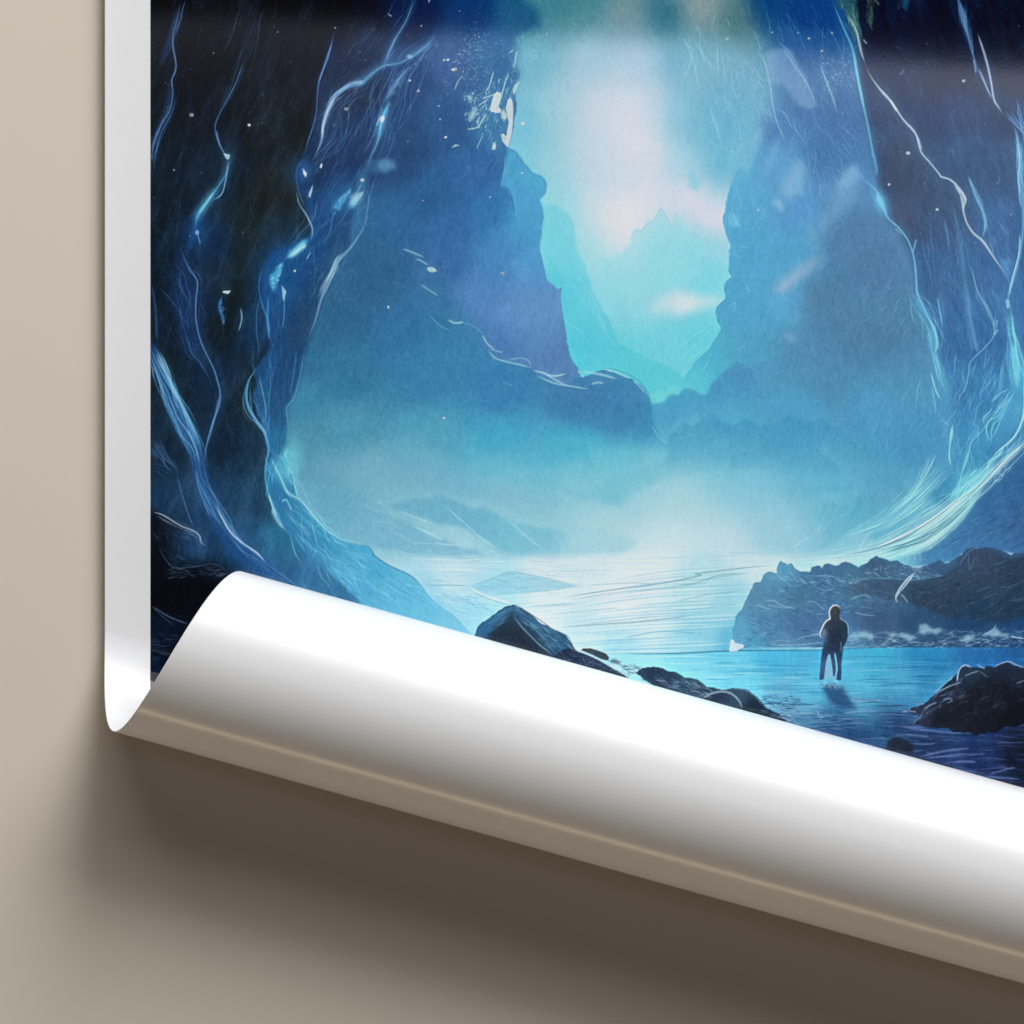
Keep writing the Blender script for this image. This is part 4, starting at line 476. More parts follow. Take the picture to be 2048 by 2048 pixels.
    p.stroke(A3(860, -20, 930, 150, 985, 280, 1010, 420, 1042, 580, 1072, 720, 1095, 850, 1115, 965), [2, 2.6, 4, 7, 7, 4, 5, 5], (92, 165, 195), .75); p.stroke(A3(985, 290, 1015, 450, 1045, 600), 3.5, (125, 190, 205), .7); p.stroke(A3(1090, 830, 1110, 900, 1118, 970), 7, (85, 150, 200), .6)
    p.stroke(A3(800, 340, 830, 430, 880, 560, 895, 620), [2, 4, 4, 2], (140, 185, 205), .6); p.stroke(A3(480, 280, 520, 430, 545, 590, 570, 690, 620, 790), 2, (165, 205, 215), .55); p.stroke(A3(560, 600, 610, 630, 640, 690, 660, 720), 2, (140, 190, 215), .5); p.stroke(A3(560, 220, 640, 300, 700, 410, 740, 510), 1.8, (130, 175, 200), .5)
    p.fill(A3(1118, 1062, 1150, 1100, 1172, 1190, 1140, 1150, 1112, 1110), (130, 205, 228), .9, 1.4); p.spot(*A3(1140, 1120)[0], 14, 30, -20, (90, 175, 215), .5, 1.4)
    p.stroke(A3(1000, 905, 1042, 990, 1110, 1050, 1142, 1120, 1175, 1200, 1240, 1262, 1290, 1332, 1320, 1420, 1334, 1530, 1340, 1620, 1380, 1710, 1420, 1790, 1445, 1860, 1450, 1932), [3, 2, 2.5, 6, 3, 3, 3, 3, 4, 4, 7, 5, 6, 6], (115, 182, 215), .8); p.stroke(A3(1335, 1320, 1315, 1400), 4, (100, 165, 205), .7); p.stroke(A3(1215, 1260, 1260, 1300), 2, (120, 175, 205), .6); p.bundle(A3(1310, 1500, 1335, 1640, 1410, 1790, 1440, 1932), 12, [10, 30, 40, 30], 1.6, (115, 195, 222), .6, 29)
    p.fill(A3(1330, 1620, 1400, 1730, 1450, 1850, 1450, 1932, 1400, 1932, 1395, 1860, 1425, 1800, 1360, 1720, 1330, 1680), (85, 165, 202), .55, 3); p.stroke(A3(1450, 1640, 1465, 1720, 1478, 1800), 3, (110, 185, 218), .75)
    p.stroke(A3(1560, -20, 1600, 130, 1640, 280, 1670, 380, 1710, 460, 1745, 545), [14, 14, 4, 3, 3, 3], (72, 108, 152), .75); p.bundle(A3(1590, -20, 1605, 100, 1635, 240, 1650, 340), 14, [24, 20, 10, 4], 1.4, (105, 145, 190), .65, 30); p.stroke(A3(1650, 330, 1665, 410), 3, (130, 165, 200), .7)
    p.stroke(A3(1670, 180, 1712, 310, 1742, 430, 1762, 550, 1785, 590, 1812, 632), [2, 4, 5, 4, 4, 4], (165, 182, 208), .8); p.stroke(A3(1690, 240, 1735, 400), 1.5, (70, 90, 130), .6); p.stroke(A3(1680, 380, 1720, 480, 1752, 548), 3, (150, 172, 200), .7)
    p.bundle(A3(1815, 620, 1870, 680, 1932, 740, 2000, 800), 9, 16, 2, (110, 160, 205), .75, 31); p.stroke(A3(1870, 690, 1892, 770, 1905, 900, 1912, 1020, 1925, 1150, 1922, 1270, 1902, 1420, 1862, 1560, 1842, 1630, 1842, 1700), [5, 9, 14, 10, 8, 5, 5, 6, 9, 8], (100, 158, 202), .7); p.bundle(A3(1880, 700, 1900, 860, 1915, 1020, 1928, 1180), 14, 20, 1.7, (130, 185, 215), .7, 32); p.stroke(A3(1905, 1280, 1900, 1400, 1865, 1540, 1845, 1640), 3, (165, 210, 225), .75); p.bundle(A3(1900, 530, 1915, 640, 1932, 720, 1960, 900), 8, 18, 1.8, (90, 140, 190), .7, 33)
    p.stroke(A3(1618, 970, 1660, 1080, 1700, 1165, 1716, 1240, 1700, 1312), [3, 5, 6, 7, 5], (112, 170, 205), .75); p.stroke(A3(1620, 975, 1680, 1090, 1706, 1145), 2, (130, 180, 212), .7); p.fill(A3(1800, 1440, 1850, 1430, 1840, 1540, 1810, 1500), (85, 145, 195), .6, 3); p.hatch(A3(1700, 1200, 1850, 1250, 1850, 1540, 1720, 1350), 30, 40, 60, 10, 1.3, (110, 165, 205), .45, 155)
    p.fill(A3(1530, 1100, 1590, 1320, 1610, 1550, 1680, 1932, 1630, 1932, 1590, 1560), (92, 150, 190), .4, 3); p.stroke(A3(1640, 1470, 1665, 1590, 1710, 1680, 1755, 1790), [1.5, 2.4, 2.4, 2.4], (130, 175, 208), .7); p.stroke(A3(1785, 1690, 1760, 1800)+B3(1630, 220, 1590, 400, 1500, 520, 1330, 690, 1310, 820, 1270, 980, 1200, 1100, 1160, 1240), 2, (135, 190, 218), .65); p.stroke(B3(1640, 330, 1590, 390), 4, (135, 185, 215), .6)
    p.stroke(B3(1470, 0, 1540, 120, 1590, 280, 1590, 400), 2.4, (130, 185, 215), .65); p.stroke(B3(1560, 760, 1460, 980, 1430, 1160), 1.6, (120, 180, 212), .55); p.stroke(B3(1500, 560, 1490, 780), 1.6, (110, 170, 208), .5); p.stroke(B3(1300, 0, 1330, 240, 1380, 450, 1410, 600), [4, 5, 6, 8], (100, 160, 200), .4)
    # bright column at the right edge and what falls from it
    p.fill(B3(1740, 130, 1800, 330, 1860, 540, 1932, 680, 2100, 900, 2100, 1150, 1932, 1050, 1800, 1010, 1780, 800, 1750, 560, 1790, 440), (82, 172, 208), .7, 7); p.bundle(B3(1740, 60, 1790, 330, 1830, 640, 1840, 1000), 20, [14, 14, 30, 30], 1.8, (130, 212, 228), .65, 34); p.stroke(B3(1800, 480, 1840, 760, 1850, 980), [8, 18, 12], (115, 205, 224), .6, 5); p.stroke(B3(1740, 0, 1750, 90), 9, (140, 200, 222), .7)
    p.bundle(B3(1740, 540, 1680, 740, 1660, 950, 1600, 1100, 1560, 1140), 4, 8, 2, (130, 195, 220), .7, 35, .8); p.bundle(B3(1840, 1000, 1720, 1090, 1640, 1230, 1530, 1340, 1510, 1440, 1540, 1560, 1520, 1650), 14, [14, 40, 30, 26, 22, 12, 6], 1.8, (130, 202, 222), .7, 36); p.stroke(B3(1820, 1020, 1700, 1240, 1640, 1400, 1560, 1560), 2.4, (140, 208, 225), .75); p.stroke(B3(1560, 1140, 1660, 1040, 1760, 990), 3, (120, 190, 215), .7)
    p.fill(B3(1640, 1230, 1850, 1010, 1932, 1010, 1932, 1200, 1860, 1440, 1700, 1600, 1560, 1600), (78, 160, 200), .5, 9)
    p.stroke(B3(1132, 1380, 1120, 1480, 1105, 1600, 1095, 1740, 1112, 1840), [3, 7, 3, 3, 5], (150, 215, 228), .8); p.stroke(B3(1000, 1325, 1100, 1400), 2, (130, 195, 215), .6); p.stroke(B3(890, 800, 920, 920, 960, 1040, 1005, 1105), 3, (150, 208, 225), .8); p.bundle(B3(720, 30, 860, 180, 940, 330, 960, 500, 950, 580, 1000, 720, 1070, 900, 1120, 1110), 16, [12, 26, 24, 24, 12, 20, 30, 12], 1.8, (112, 188, 216), .65, 37); p.stroke(B3(890, 240, 940, 360, 965, 500, 940, 580), 6, (125, 195, 218), .7); p.stroke(B3(850, 430, 880, 380, 900, 520), 4, (105, 175, 208), .6)
    p.stroke(B3(900, 960, 940, 1180, 940, 1270), 3, (125, 190, 215), .65); p.stroke(B3(780, 860, 740, 1010, 735, 1150), 2, (120, 180, 208), .6)
    # swept drifts of ice, lower right
    p.fill(A6(560, 1170, 900, 1130, 1100, 1090, 1250, 1030, 1380, 960, 1500, 880, 1620, 790, 1760, 650, 1900, 520, 2300, 200, 2300, 1060, 1932, 1135, 1800, 1110, 1650, 1095, 1600, 1115, 1540, 1165, 1400, 1190, 1290, 1195, 1190, 1175, 1110, 1140, 1050, 1185, 1010, 1205, 945, 1170, 780, 1195, 560, 1240),
        F(K(1560, 1120, 188, 216, 224, 1650, 1110, 165, 214, 222, 1740, 1110, 140, 205, 215, 1800, 1100, 120, 190, 208, 1900, 1050, 60, 120, 166, 1980, 1000, 52, 104, 152, 2040, 950, 48, 96, 146, 1950, 1080, 58, 110, 160, 2040, 1050, 52, 95, 145, 1860, 1110, 66, 125, 168, 1980, 1080, 55, 105, 152, 2040, 850, 66, 128, 178), e=24), .96, 2)
    p.hatch(A6(1350, 1150, 1550, 980, 1932, 700, 1932, 1100, 1650, 1080), 150, 50, -27, 6, 1.3, (92, 150, 192), .28, 160); p.hatch(A6(1350, 1150, 1550, 980, 1932, 700, 1932, 1100, 1650, 1080), 120, 46, -27, 6, 1.6, (42, 82, 130), .4, 161)
    D1 = A6(620, 1155, 900, 1140, 1100, 1105, 1250, 1050, 1380, 980, 1500, 900, 1600, 815, 1700, 730, 1780, 650, 1880, 560, 1932, 500, 2010, 400)
    p.fill(A6(600, 1180, 900, 1135, 1100, 1098, 1250, 1035, 1380, 962, 1500, 875, 1580, 800, 1640, 780, 1640, 850, 1560, 960, 1440, 1050, 1300, 1120, 1180, 1160, 1110, 1138, 1050, 1180, 900, 1180, 700, 1190), (158, 215, 222), .8, 6)
    p.fill(B4(-400, 1200, 0, 1150, 220, 1092, 420, 1035, 600, 972, 760, 890, 900, 800, 1020, 692, 1130, 592, 1240, 512, 1300, 440, 1380, 350, 1480, 240, 1560, 160, 1600, 220, 1540, 330, 1450, 440, 1400, 560, 1330, 660, 1260, 760, 1150, 880, 1030, 985, 900, 1090, 760, 1150, 560, 1192, 420, 1212, 280, 1175, 130, 1240, -400, 1330), F(K(1650, 1120, 190, 220, 224, 1740, 1105, 158, 214, 222, 1800, 1090, 146, 210, 218, 1850, 1050, 168, 212, 218, 1900, 1020, 150, 205, 214, 1940, 970, 120, 190, 208, 1980, 930, 100, 175, 202), e=20), .88, 2.5, .03, 158)
    p.fill(B4(960, 850, 1060, 760, 1160, 680, 1240, 620, 1330, 560, 1300, 610, 1220, 690, 1120, 770, 1020, 850, 960, 880), (72, 128, 150), .6, 2, .12, 159)
    p.bundle(D1, 44, [10, 24, 34, 44, 50, 54, 48, 42, 38, 32, 22], 3.4, (186, 226, 230), .42, 38, .3, jit=.06, var=10); p.bundle(D1, 26, [10, 24, 32, 42, 48, 52, 46, 42, 38, 32, 22], 1.7, (82, 150, 178), .55, 39, .1)
    for q, w in ((B4(250, 1132, 460, 1082, 640, 1032, 800, 962, 950, 850), 2.6), (B4(400, 1130, 600, 1072, 800, 1020, 980, 905, 1120, 800, 1280, 640), 2.6), (B4(0, 1160, 240, 1096, 430, 1040, 600, 978, 760, 898), 1.8), (B4(700, 1150, 860, 1080, 1000, 980, 1140, 860, 1250, 740), 2.2)): p.stroke(q, w, (84, 142, 158), .7)
    for q in (A6(900, 1140, 1100, 1100, 1250, 1038, 1380, 966, 1500, 880, 1590, 800), B4(380, 1140, 560, 1090, 800, 1000, 1000, 870), B4(420, 1090, 640, 1030, 860, 940, 1060, 830, 1250, 690)): p.stroke(q, 2.4, (70, 128, 152), .7)
    for o in range(9): p.stroke(A6(420+o*14, 1170+o*4, 700, 1146+o*5, 900, 1122+o*7, 1100, 1090+o*8, 1260, 1040+o*10), r.uniform(2.5, 5), (205, 228, 232) if o % 2 else (150, 200, 212), .4, 2., (.4, .2))
    p.stroke(A6(1100, 1095, 1250, 1030, 1380, 958, 1500, 872, 1600, 790), 4, (215, 232, 232), .75)
    p.stroke(B4(1932, -80, 1840, 0, 1720, 110, 1600, 240, 1520, 330), [4, 5, 5, 4, 3], (190, 212, 220), .85); p.stroke(B4(1720, -60, 1640, 60, 1540, 130, 1510, 240, 1430, 330, 1340, 400, 1280, 480), [3, 5, 5, 4, 4, 5, 5], (135, 212, 225), .8)
    p.stroke(B3(1925, 880, 1932, 1180, 1890, 1380, 1800, 1540, 1660, 1660, 1560, 1760), [6, 6, 5, 5, 4, 4], (165, 218, 226), .8); p.bundle(B3(1932, 1400, 1860, 1540, 1740, 1680, 1620, 1790), 10, 20, 2, (120, 195, 215), .6, 40)
    p.fill(B4(1090, 570, 1130, 460, 1220, 330, 1290, 260, 1480, 210, 1470, 260, 1400, 360, 1280, 460, 1180, 540), (92, 188, 212), .75, 5); p.hatch(B4(1100, 560, 1220, 320, 1460, 190, 1400, 340, 1200, 520), 60, 34, -48, 10, 1.7, (150, 222, 230), .65, 162); p.stroke(B4(1320, -20, 1250, 200, 1200, 380, 1130, 480, 1100, 570), 2.4, (140, 212, 226), .75); p.stroke(B3(1480, 1440, 1340, 1580, 1300, 1760, 1230, 1932), 2.4, (130, 205, 222), .7); p.hatch(B4(1540, 320, 1700, 140, 1760, 200, 1640, 380), 40, 24, -45, 30, 1.7, (140, 190, 215), .6, 163)
    D2 = B4(1120, 180, 1000, 270, 880, 390, 740, 520, 560, 650, 400, 770, 220, 850, 0, 930, -200, 1000)
    p.fill(B4(-100, 1160, 0, 1150, 110, 1130, 250, 930, 240, 880, 0, 930, -260, 1080, -400, 1180), (150, 205, 218), .55, 4); p.bundle(D2, 40, [36, 34, 34, 36, 36, 28, 20, 14, 8], 2.6, (150, 212, 224), .55, 41, .3, jit=.07); p.bundle(D2, 18, [40, 36, 36, 40, 40, 30, 20, 14, 8], 1.7, (66, 145, 178), .55, 42, .1)
    p.stroke(B4(960, 30, 860, 230, 760, 400, 640, 560, 500, 690), 2.6, (150, 215, 226), .8); p.bundle(B4(940, 60, 840, 220, 740, 420, 560, 620), 8, 14, 1.7, (150, 212, 224), .65, 43); p.bundle(B4(600, 960, 660, 880, 740, 780, 860, 680), 6, 14, 1.6, (130, 200, 215), .6, 44); p.bundle(B4(240, 940, 160, 1030, 90, 1120), 8, 26, 1.7, (195, 225, 230), .6, 45); p.bundle(A6(620, 1130, 780, 1040, 880, 920, 980, 860), 8, 30, 1.8, (195, 222, 228), .5, 46)
    p.fill(B4(40, 820, 60, 560, 100, 500, 160, 490, 220, 540, 250, 460, 290, 432, 390, 430, 440, 390, 510, 335, 560, 360, 620, 410, 560, 560, 380, 740, 200, 840), (86, 158, 188), .5*np.clip((1085-p.Y)/110, 0, 1), 2, .1, 164); p.stroke(B4(430, 600, 540, 500, 600, 440), 1.6, (150, 210, 222), .6)
    # ---------- rocky shore at right
    RK = A6(325, 1640, 335, 1500, 375, 1430, 415, 1345, 440, 1285, 478, 1280, 490, 1240, 512, 1228, 545, 1228, 568, 1236, 572, 1190, 585, 1164, 610, 1175, 628, 1192, 638, 1176, 660, 1200, 690, 1222, 752, 1224, 758, 1198, 785, 1188, 815, 1204, 828, 1182, 848, 1178, 872, 1186, 900, 1190, 945, 1166, 985, 1182, 1016, 1202, 1050, 1182, 1080, 1155, 1112, 1135, 1150, 1150, 1190, 1168, 1230, 1160, 1290, 1190, 1400, 1185, 1500, 1180, 1550, 1150, 1610, 1100, 1640, 1088, 1700, 1092, 1750, 1088, 1800, 1100, 1860, 1132, 1932, 1120, 2400, 1050, 2400, 1640)
    rock = F(K(1480, 1260, 92, 160, 190, 1520, 1200, 88, 135, 168, 1560, 1140, 88, 150, 185, 1600, 1190, 72, 118, 150, 1650, 1150, 62, 105, 145, 1700, 1170, 70, 115, 145, 1750, 1125, 62, 90, 125, 1760, 1160, 68, 100, 130, 1800, 1140, 66, 100, 135, 1530, 1250, 80, 128, 165, 1600, 1250, 75, 112, 152, 1500, 1290, 78, 150, 188, 1660, 1260, 66, 100, 140, 1750, 1250, 62, 90, 125, 1580, 1290, 88, 135, 170, 1700, 1290, 80, 130, 165, 1850, 1270, 44, 76, 112, 1950, 1270, 36, 66, 106, 2040, 1280, 34, 68, 114, 1950, 1110, 58, 78, 110, 2000, 1110, 55, 85, 122, 1880, 1150, 58, 90, 125), e=24)
    RKr = p.rough(RK[:-2], .1, 5, 71, False)
    p.fill(RKr+RK[-2:], rock, 1, 1)
    p.stroke(RKr, 1.4, (62, 110, 145), .55, curve=False)
    p.fill(A6(930, 1330, 980, 1285, 1060, 1262, 1180, 1262, 1300, 1268, 1400, 1262, 1500, 1238, 1570, 1190, 1620, 1120, 1660, 1098, 1760, 1105, 1860, 1150, 1932, 1130, 2400, 1100, 2400, 1420, 1932, 1480, 1700, 1500, 1500, 1480, 1330, 1420, 1180, 1380, 1050, 1350), F(K(1720, 1170, 66, 92, 122, 1760, 1165, 62, 84, 112, 1830, 1170, 50, 70, 92, 1850, 1200, 44, 62, 84, 1900, 1180, 46, 66, 86, 1950, 1120, 55, 72, 100, 1990, 1150, 46, 66, 88, 2040, 1160, 36, 56, 78, 1950, 1220, 36, 60, 88, 2040, 1220, 32, 54, 82, 1800, 1210, 52, 76, 102), e=24), .92, 5, .05, 72)
    p.stroke(A6(960, 1292, 1060, 1262, 1180, 1260, 1300, 1268, 1420, 1255, 1500, 1238), 2, (92, 150, 175), .6); p.stroke(A6(1570, 1190, 1620, 1118, 1660, 1092), 2, (95, 145, 175), .5)
    hz = lambda x, y: -18+(x-1500)*.03
    p.hatch(A6(380, 1450, 560, 1230, 900, 1230, 1200, 1280, 1250, 1420, 900, 1480, 400, 1560), 230, 24, 8, 18, 1.5, (115, 165, 195), .45, 73)
    p.hatch(A6(380, 1450, 560, 1230, 900, 1230, 1200, 1280, 1250, 1420, 900, 1480, 400, 1560), 140, 22, 8, 18, 1.5, (48, 82, 120), .45, 74)
    p.hatch(A6(1300, 1260, 1932, 1140, 1932, 1500, 1400, 1480), 120, 50, -24, 7, 1.3, (88, 120, 145), .38, 75); p.hatch(A6(1000, 1290, 1500, 1280, 1932, 1200, 1932, 1480, 1300, 1400), 120, 40, -10, 25, 1.6, (34, 48, 66), .4, 76)
    p.hatch(A6(350, 1560, 1932, 1540, 1932, 1640, 340, 1650), 260, 26, -6, 14, 1.5, (130, 178, 205), .5, 77); p.hatch(A6(350, 1560, 1932, 1500, 1932, 1640, 340, 1650), 160, 30, -6, 10, 1.5, (48, 85, 125), .5, 78)
    p.hatch(A6(500, 1240, 560, 1220, 700, 1250, 1000, 1210, 1250, 1180, 1400, 1200, 1200, 1260, 900, 1300, 640, 1300), 120, 22, 20, 22, 1.5, (140, 190, 208), .5, 79)
    for q, w, a in ((B6(660, 440, 720, 500, 795, 545), 2.5, .85), (B6(420, 830, 500, 870, 600, 890), 2.5, .8), (B6(500, 800, 560, 775, 640, 785, 700, 830, 800, 860, 920, 880), 3, .75), (B6(520, 830, 620, 850, 740, 870, 830, 875), 3, .6), (B6(280, 1040, 400, 1080, 520, 1140), 2, .6), (B6(1040, 830, 1060, 790, 1130, 790, 1220, 850, 1290, 900), 2.5, .6), (B6(1130, 460, 1330, 460, 1450, 500, 1540, 545), 2.5, .65), (B6(820, 400, 880, 470, 960, 560), 2, .6), (B6(1170, 610, 1300, 650, 1420, 610), 3, .5), (B6(1640, 920, 1760, 955, 1932, 975), 2.5, .65), (B6(900, 1290, 1010, 1245, 1160, 1225), 2.2, .75), (B6(570, 1350, 760, 1350, 1000, 1345, 1250, 1315), 3, .7), (B6(560, 1330, 700, 1290, 900, 1310), 2, .6), (B6(1600, 770, 1720, 720, 1800, 705, 1890, 760), 3, .6), (B6(200, 1240, 280, 1215, 330, 1250), 2, .6), (B6(1160, 1190, 1210, 1240), 2, .8)):
        p.stroke(q, w*.85, (150, 188, 208), a*.72)
    p.fill(B6(50, 1420, 60, 1330, 75, 1275, 110, 1290, 160, 1330, 240, 1350, 230, 1390, 150, 1430), (205, 222, 230), .85, 1.2, .1, 5)
    p.hatch(B6(60, 1420, 75, 1290, 230, 1350, 150, 1430), 10, 12, 70, 20, 1.5, (120, 170, 195), .6, 80)
    for P_ in (A6(960, 1590, 975, 1565, 1020, 1552, 1060, 1555, 1105, 1580, 1060, 1588, 1000, 1594), A6(1150, 1558, 1200, 1562, 1250, 1555, 1300, 1570, 1335, 1586, 1260, 1582, 1195, 1588), A6(1345, 1552, 1358, 1512, 1385, 1508, 1430, 1538, 1500, 1562, 1540, 1575, 1440, 1570, 1390, 1562), A6(1560, 1580, 1680, 1570, 1735, 1555, 1770, 1535, 1800, 1562, 1850, 1595, 1760, 1585, 1650, 1592)):
        p.fill(P_, (160, 200, 214), .62, 1.4, .14, 6, 4)
    p.hatch(A6(960, 1590, 1020, 1552, 1105, 1580, 1335, 1590, 1350, 1510, 1540, 1575, 1770, 1535, 1850, 1595), 110, 11, 14, 25, 1.5, (96, 140, 168), .6, 81); p.hatch(A6(940, 1596, 1860, 1590, 1932, 1600, 1932, 1636, 940, 1640), 140, 18, -4, 14, 1.6, (168, 202, 218), .5, 88); p.stroke(A6(1700, 1575, 1760, 1540, 1775, 1510), 2, (150, 195, 215), .7); p.stroke(A6(1850, 1580, 1932, 1592), 3, (175, 205, 220), .7)
    # the pale bent root
    p.stroke(B4(715, 1360, 650, 1430, 590, 1500, 530, 1580, 500, 1640, 520, 1690), [5, 9, 10, 9, 5, 4], (165, 190, 208), .85); p.stroke(B4(660, 1420, 580, 1520, 545, 1600, 560, 1680), 2, (62, 92, 118), .7)
    p.stroke(B4(770, 1440, 740, 1400, 690, 1410), 3, (130, 165, 190), .7); p.stroke(B4(560, 1600, 600, 1640, 640, 1700), 4, (120, 155, 180), .7); p.hatch(B4(640, 1290, 860, 1320, 1000, 1380, 760, 1430, 680, 1380), 26, 26, 12, 18, 1.6, (130, 165, 190), .6, 82)
    p.hatch(B4(430, 1180, 820, 1160, 880, 1330, 620, 1270), 50, 16, 40, 40, 1.5, (120, 175, 200), .55, 83); p.stroke(B4(1310, 1130, 1310, 1250, 1330, 1330, 1390, 1160), 1.6, (95, 125, 150), .6)
    # ---------- person standing in the shallows
    p.fill(BP(470, 1932, 480, 1990, 560, 2040, 640, 2000, 760, 2010, 820, 2060, 930, 2060, 960, 2180, 1090, 2350, 1200, 2480, 900, 2480, 680, 2350, 560, 2150), (36, 64, 104), .74, 5)
    p.fill(BP(560, 1330, 700, 1350, 790, 1900, 540, 1930), (125, 168, 195), .8, 2)
    p.hatch(BP(470, 1960, 930, 1960, 1150, 2480, 700, 2480), 60, 16, 5, 12, 1.6, (48, 75, 115), .5, 84); p.hatch(BP(520, 1880, 860, 1880, 900, 2080, 500, 2080), 40, 12, -10, 40, 1.6, (190, 218, 230), .65, 85)
    BODY = BP(655, 700, 672, 740, 600, 780, 560, 830, 520, 920, 482, 1000, 468, 1060, 490, 1095, 550, 1115, 575, 1130, 550, 1200, 520, 1340, 495, 1500, 482, 1700, 462, 1860, 470, 1925, 520, 1932, 555, 1890, 570, 1740, 590, 1600, 640, 1430, 665, 1430, 690, 1600, 715, 1760, 735, 1870, 760, 1850, 780, 1760, 775, 1600, 750, 1420, 770, 1400, 800, 1560, 815, 1700, 800, 1800, 790, 1930, 880, 1935, 890, 1780, 885, 1640, 905, 1500, 920, 1320, 945, 1250, 985, 1190, 1010, 1080, 1020, 920, 1000, 840, 950, 790, 870, 745, 850, 690, 870, 620, 872, 560, 840, 500, 780, 480, 720, 495, 680, 545, 655, 610)
    p.fill(BODY, F(K(1670, 1220, 58, 64, 64, 1668, 1245, 44, 54, 70, 1665, 1275, 33, 45, 64, 1690, 1260, 40, 54, 74, 1645, 1275, 70, 95, 120, 1660, 1300, 40, 52, 80, 1645, 1335, 58, 78, 112, 1680, 1335, 50, 62, 98, 1680, 1355, 40, 62, 100), e=8), 1, .6)
    p.fill(BP(500, 1060, 540, 960, 590, 930, 600, 1000, 570, 1110), (110, 140, 170), .6, 1.5)
    p.stroke(BP(872, 580, 840, 505, 780, 482, 715, 500, 672, 550, 652, 620, 660, 690, 672, 745, 600, 785, 555, 840, 515, 930, 478, 1010, 468, 1060, 490, 1095, 550, 1120), 2.6, (200, 218, 225), .95)
    p.stroke(BP(848, 690, 870, 745, 950, 790, 1000, 845, 1022, 920, 1015, 1060), 1.8, (150, 185, 205), .75); p.stroke(BP(870, 1180, 885, 1280, 880, 1400), 1.8, (130, 165, 195), .6); p.stroke(BP(755, 1410, 785, 1560, 805, 1720, 780, 1850), 2, (165, 200, 218), .7)
    p.stroke(BP(640, 1430, 600, 1590, 575, 1740), 1.6, (140, 180, 205), .6); p.stroke(BP(668, 1440, 690, 1600, 720, 1780), 1.6, (140, 180, 205), .6)
    for i in range(1): p.hatch(BP(560, 860, 980, 860, 980, 1300, 560, 1300), 60, 9, 80, 30, 1.4, (62, 76, 96), .4, 86)
    # ---------- boulders at the lower edge
    p.fill(A5(560, 1932, 640, 1650, 690, 1570, 705, 1528, 730, 1500, 790, 1462, 850, 1418, 905, 1404, 950, 1425, 1010, 1468, 1060, 1512, 1130, 1545, 1190, 1572, 1215, 1605, 1245, 1655, 1290, 1675, 1470, 1765, 1700, 1932), F(K(960, 1250, 45, 92, 130, 1000, 1225, 60, 105, 140, 1030, 1212, 48, 85, 115, 1010, 1270, 42, 55, 72, 1050, 1280, 38, 50, 66, 1080, 1240, 48, 88, 118, 1130, 1280, 45, 82, 112, 1150, 1310, 40, 62, 90, 1200, 1330, 32, 42, 62), e=10), 1, .8, .04, 91)
    p.fill(B5(490, 200, 530, 260, 640, 390, 760, 520, 880, 620, 700, 640, 250, 480, 330, 380), (40, 50, 66), .7, 5)
    p.hatch(B5(500, 180, 560, 160, 800, 330, 1050, 460, 1100, 560, 900, 590, 700, 420), 70, 46, 40, 7, 1.5, (110, 155, 185), .55, 92); p.hatch(B5(160, 400, 480, 170, 520, 210, 300, 400), 26, 34, -32, 8, 1.5, (95, 145, 180), .55, 93)
    p.stroke(B5(515, 250, 600, 360, 640, 400, 760, 520, 890, 620), 2.4, (130, 160, 185), .7); p.stroke(B5(160, 400, 200, 345, 330, 240, 440, 170, 535, 148, 600, 180, 760, 280, 900, 380, 1040, 445, 1110, 560), 1.6, (36, 70, 98), .8)
    p.fill(B5(900, 640, 1000, 570, 1060, 560, 1120, 590, 1200, 610, 1330, 670, 1500, 770, 1470, 800, 1200, 720), (38, 48, 70), 1, 1); p.stroke(B5(1130, 585, 1230, 620, 1380, 690, 1510, 765), 2.6, (165, 178, 195), .85); p.hatch(B5(900, 640, 1040, 570, 1500, 770, 1400, 790), 40, 26, 25, 25, 1.6, (90, 110, 145), .6, 94)
    p.fill(B5(1165, 580, 1190, 560, 1250, 558, 1330, 580, 1410, 610, 1440, 650, 1430, 680, 1370, 670, 1270, 620), (50, 54, 68), 1, 1); p.stroke(B5(1165, 580, 1200, 556, 1260, 556, 1340, 582, 1412, 610, 1440, 650), 1.8, (190, 215, 225), .7)
    p.fill(B5(1440, 680, 1490, 665, 1560, 700, 1530, 730), (60, 66, 78), .9, 1.5); p.hatch(B5(1440, 680, 1760, 740, 1800, 840, 1500, 800), 70, 24, 18, 22, 1.8, (190, 215, 225), .7, 95); p.hatch(B5(1440, 690, 1760, 740, 1900, 900, 1560, 820), 50, 24, 18, 22, 2, (45, 62, 88), .7, 96)
    p.fill(B5(1700, 800, 1760, 750, 1850, 740, 1932, 748, 2100, 800)+A8(60, 20, 130, 30, 180, 70, 260, 85, 330, 75, 400, 85, 450, 120, 515, 190, 620, 260, 0, 260, -120, 60), F(K(1310, 1350, 35, 48, 70, 1380, 1365, 48, 68, 90, 1420, 1385, 40, 52, 72, 1480, 1390, 52, 72, 92, 1510, 1410, 32, 42, 58), e=10), 1, 1, .05, 97)
    p.hatch(A8(-120, 0, 60, 20, 180, 70, 260, 90, 160, 130, -60, 70), 90, 26, 18, 14, 1.7, (120, 145, 170), .6, 98); p.stroke(A8(150, 135, 210, 105, 270, 95, 320, 110, 360, 150, 375, 190), 4, (140, 160, 175), .8); p.stroke(A8(300, 80, 380, 85, 430, 110, 480, 160, 515, 190), 2, (110, 140, 165), .6)
    p.hatch(A8(470, 110, 720, 130, 660, 200, 500, 190), 50, 18, 8, 18, 2, (35, 60, 85), .7, 99); p.hatch(A8(400, 190, 800, 160, 900, 300, 560, 240), 70, 26, 10, 14, 1.8, (150, 185, 205), .5, 100)
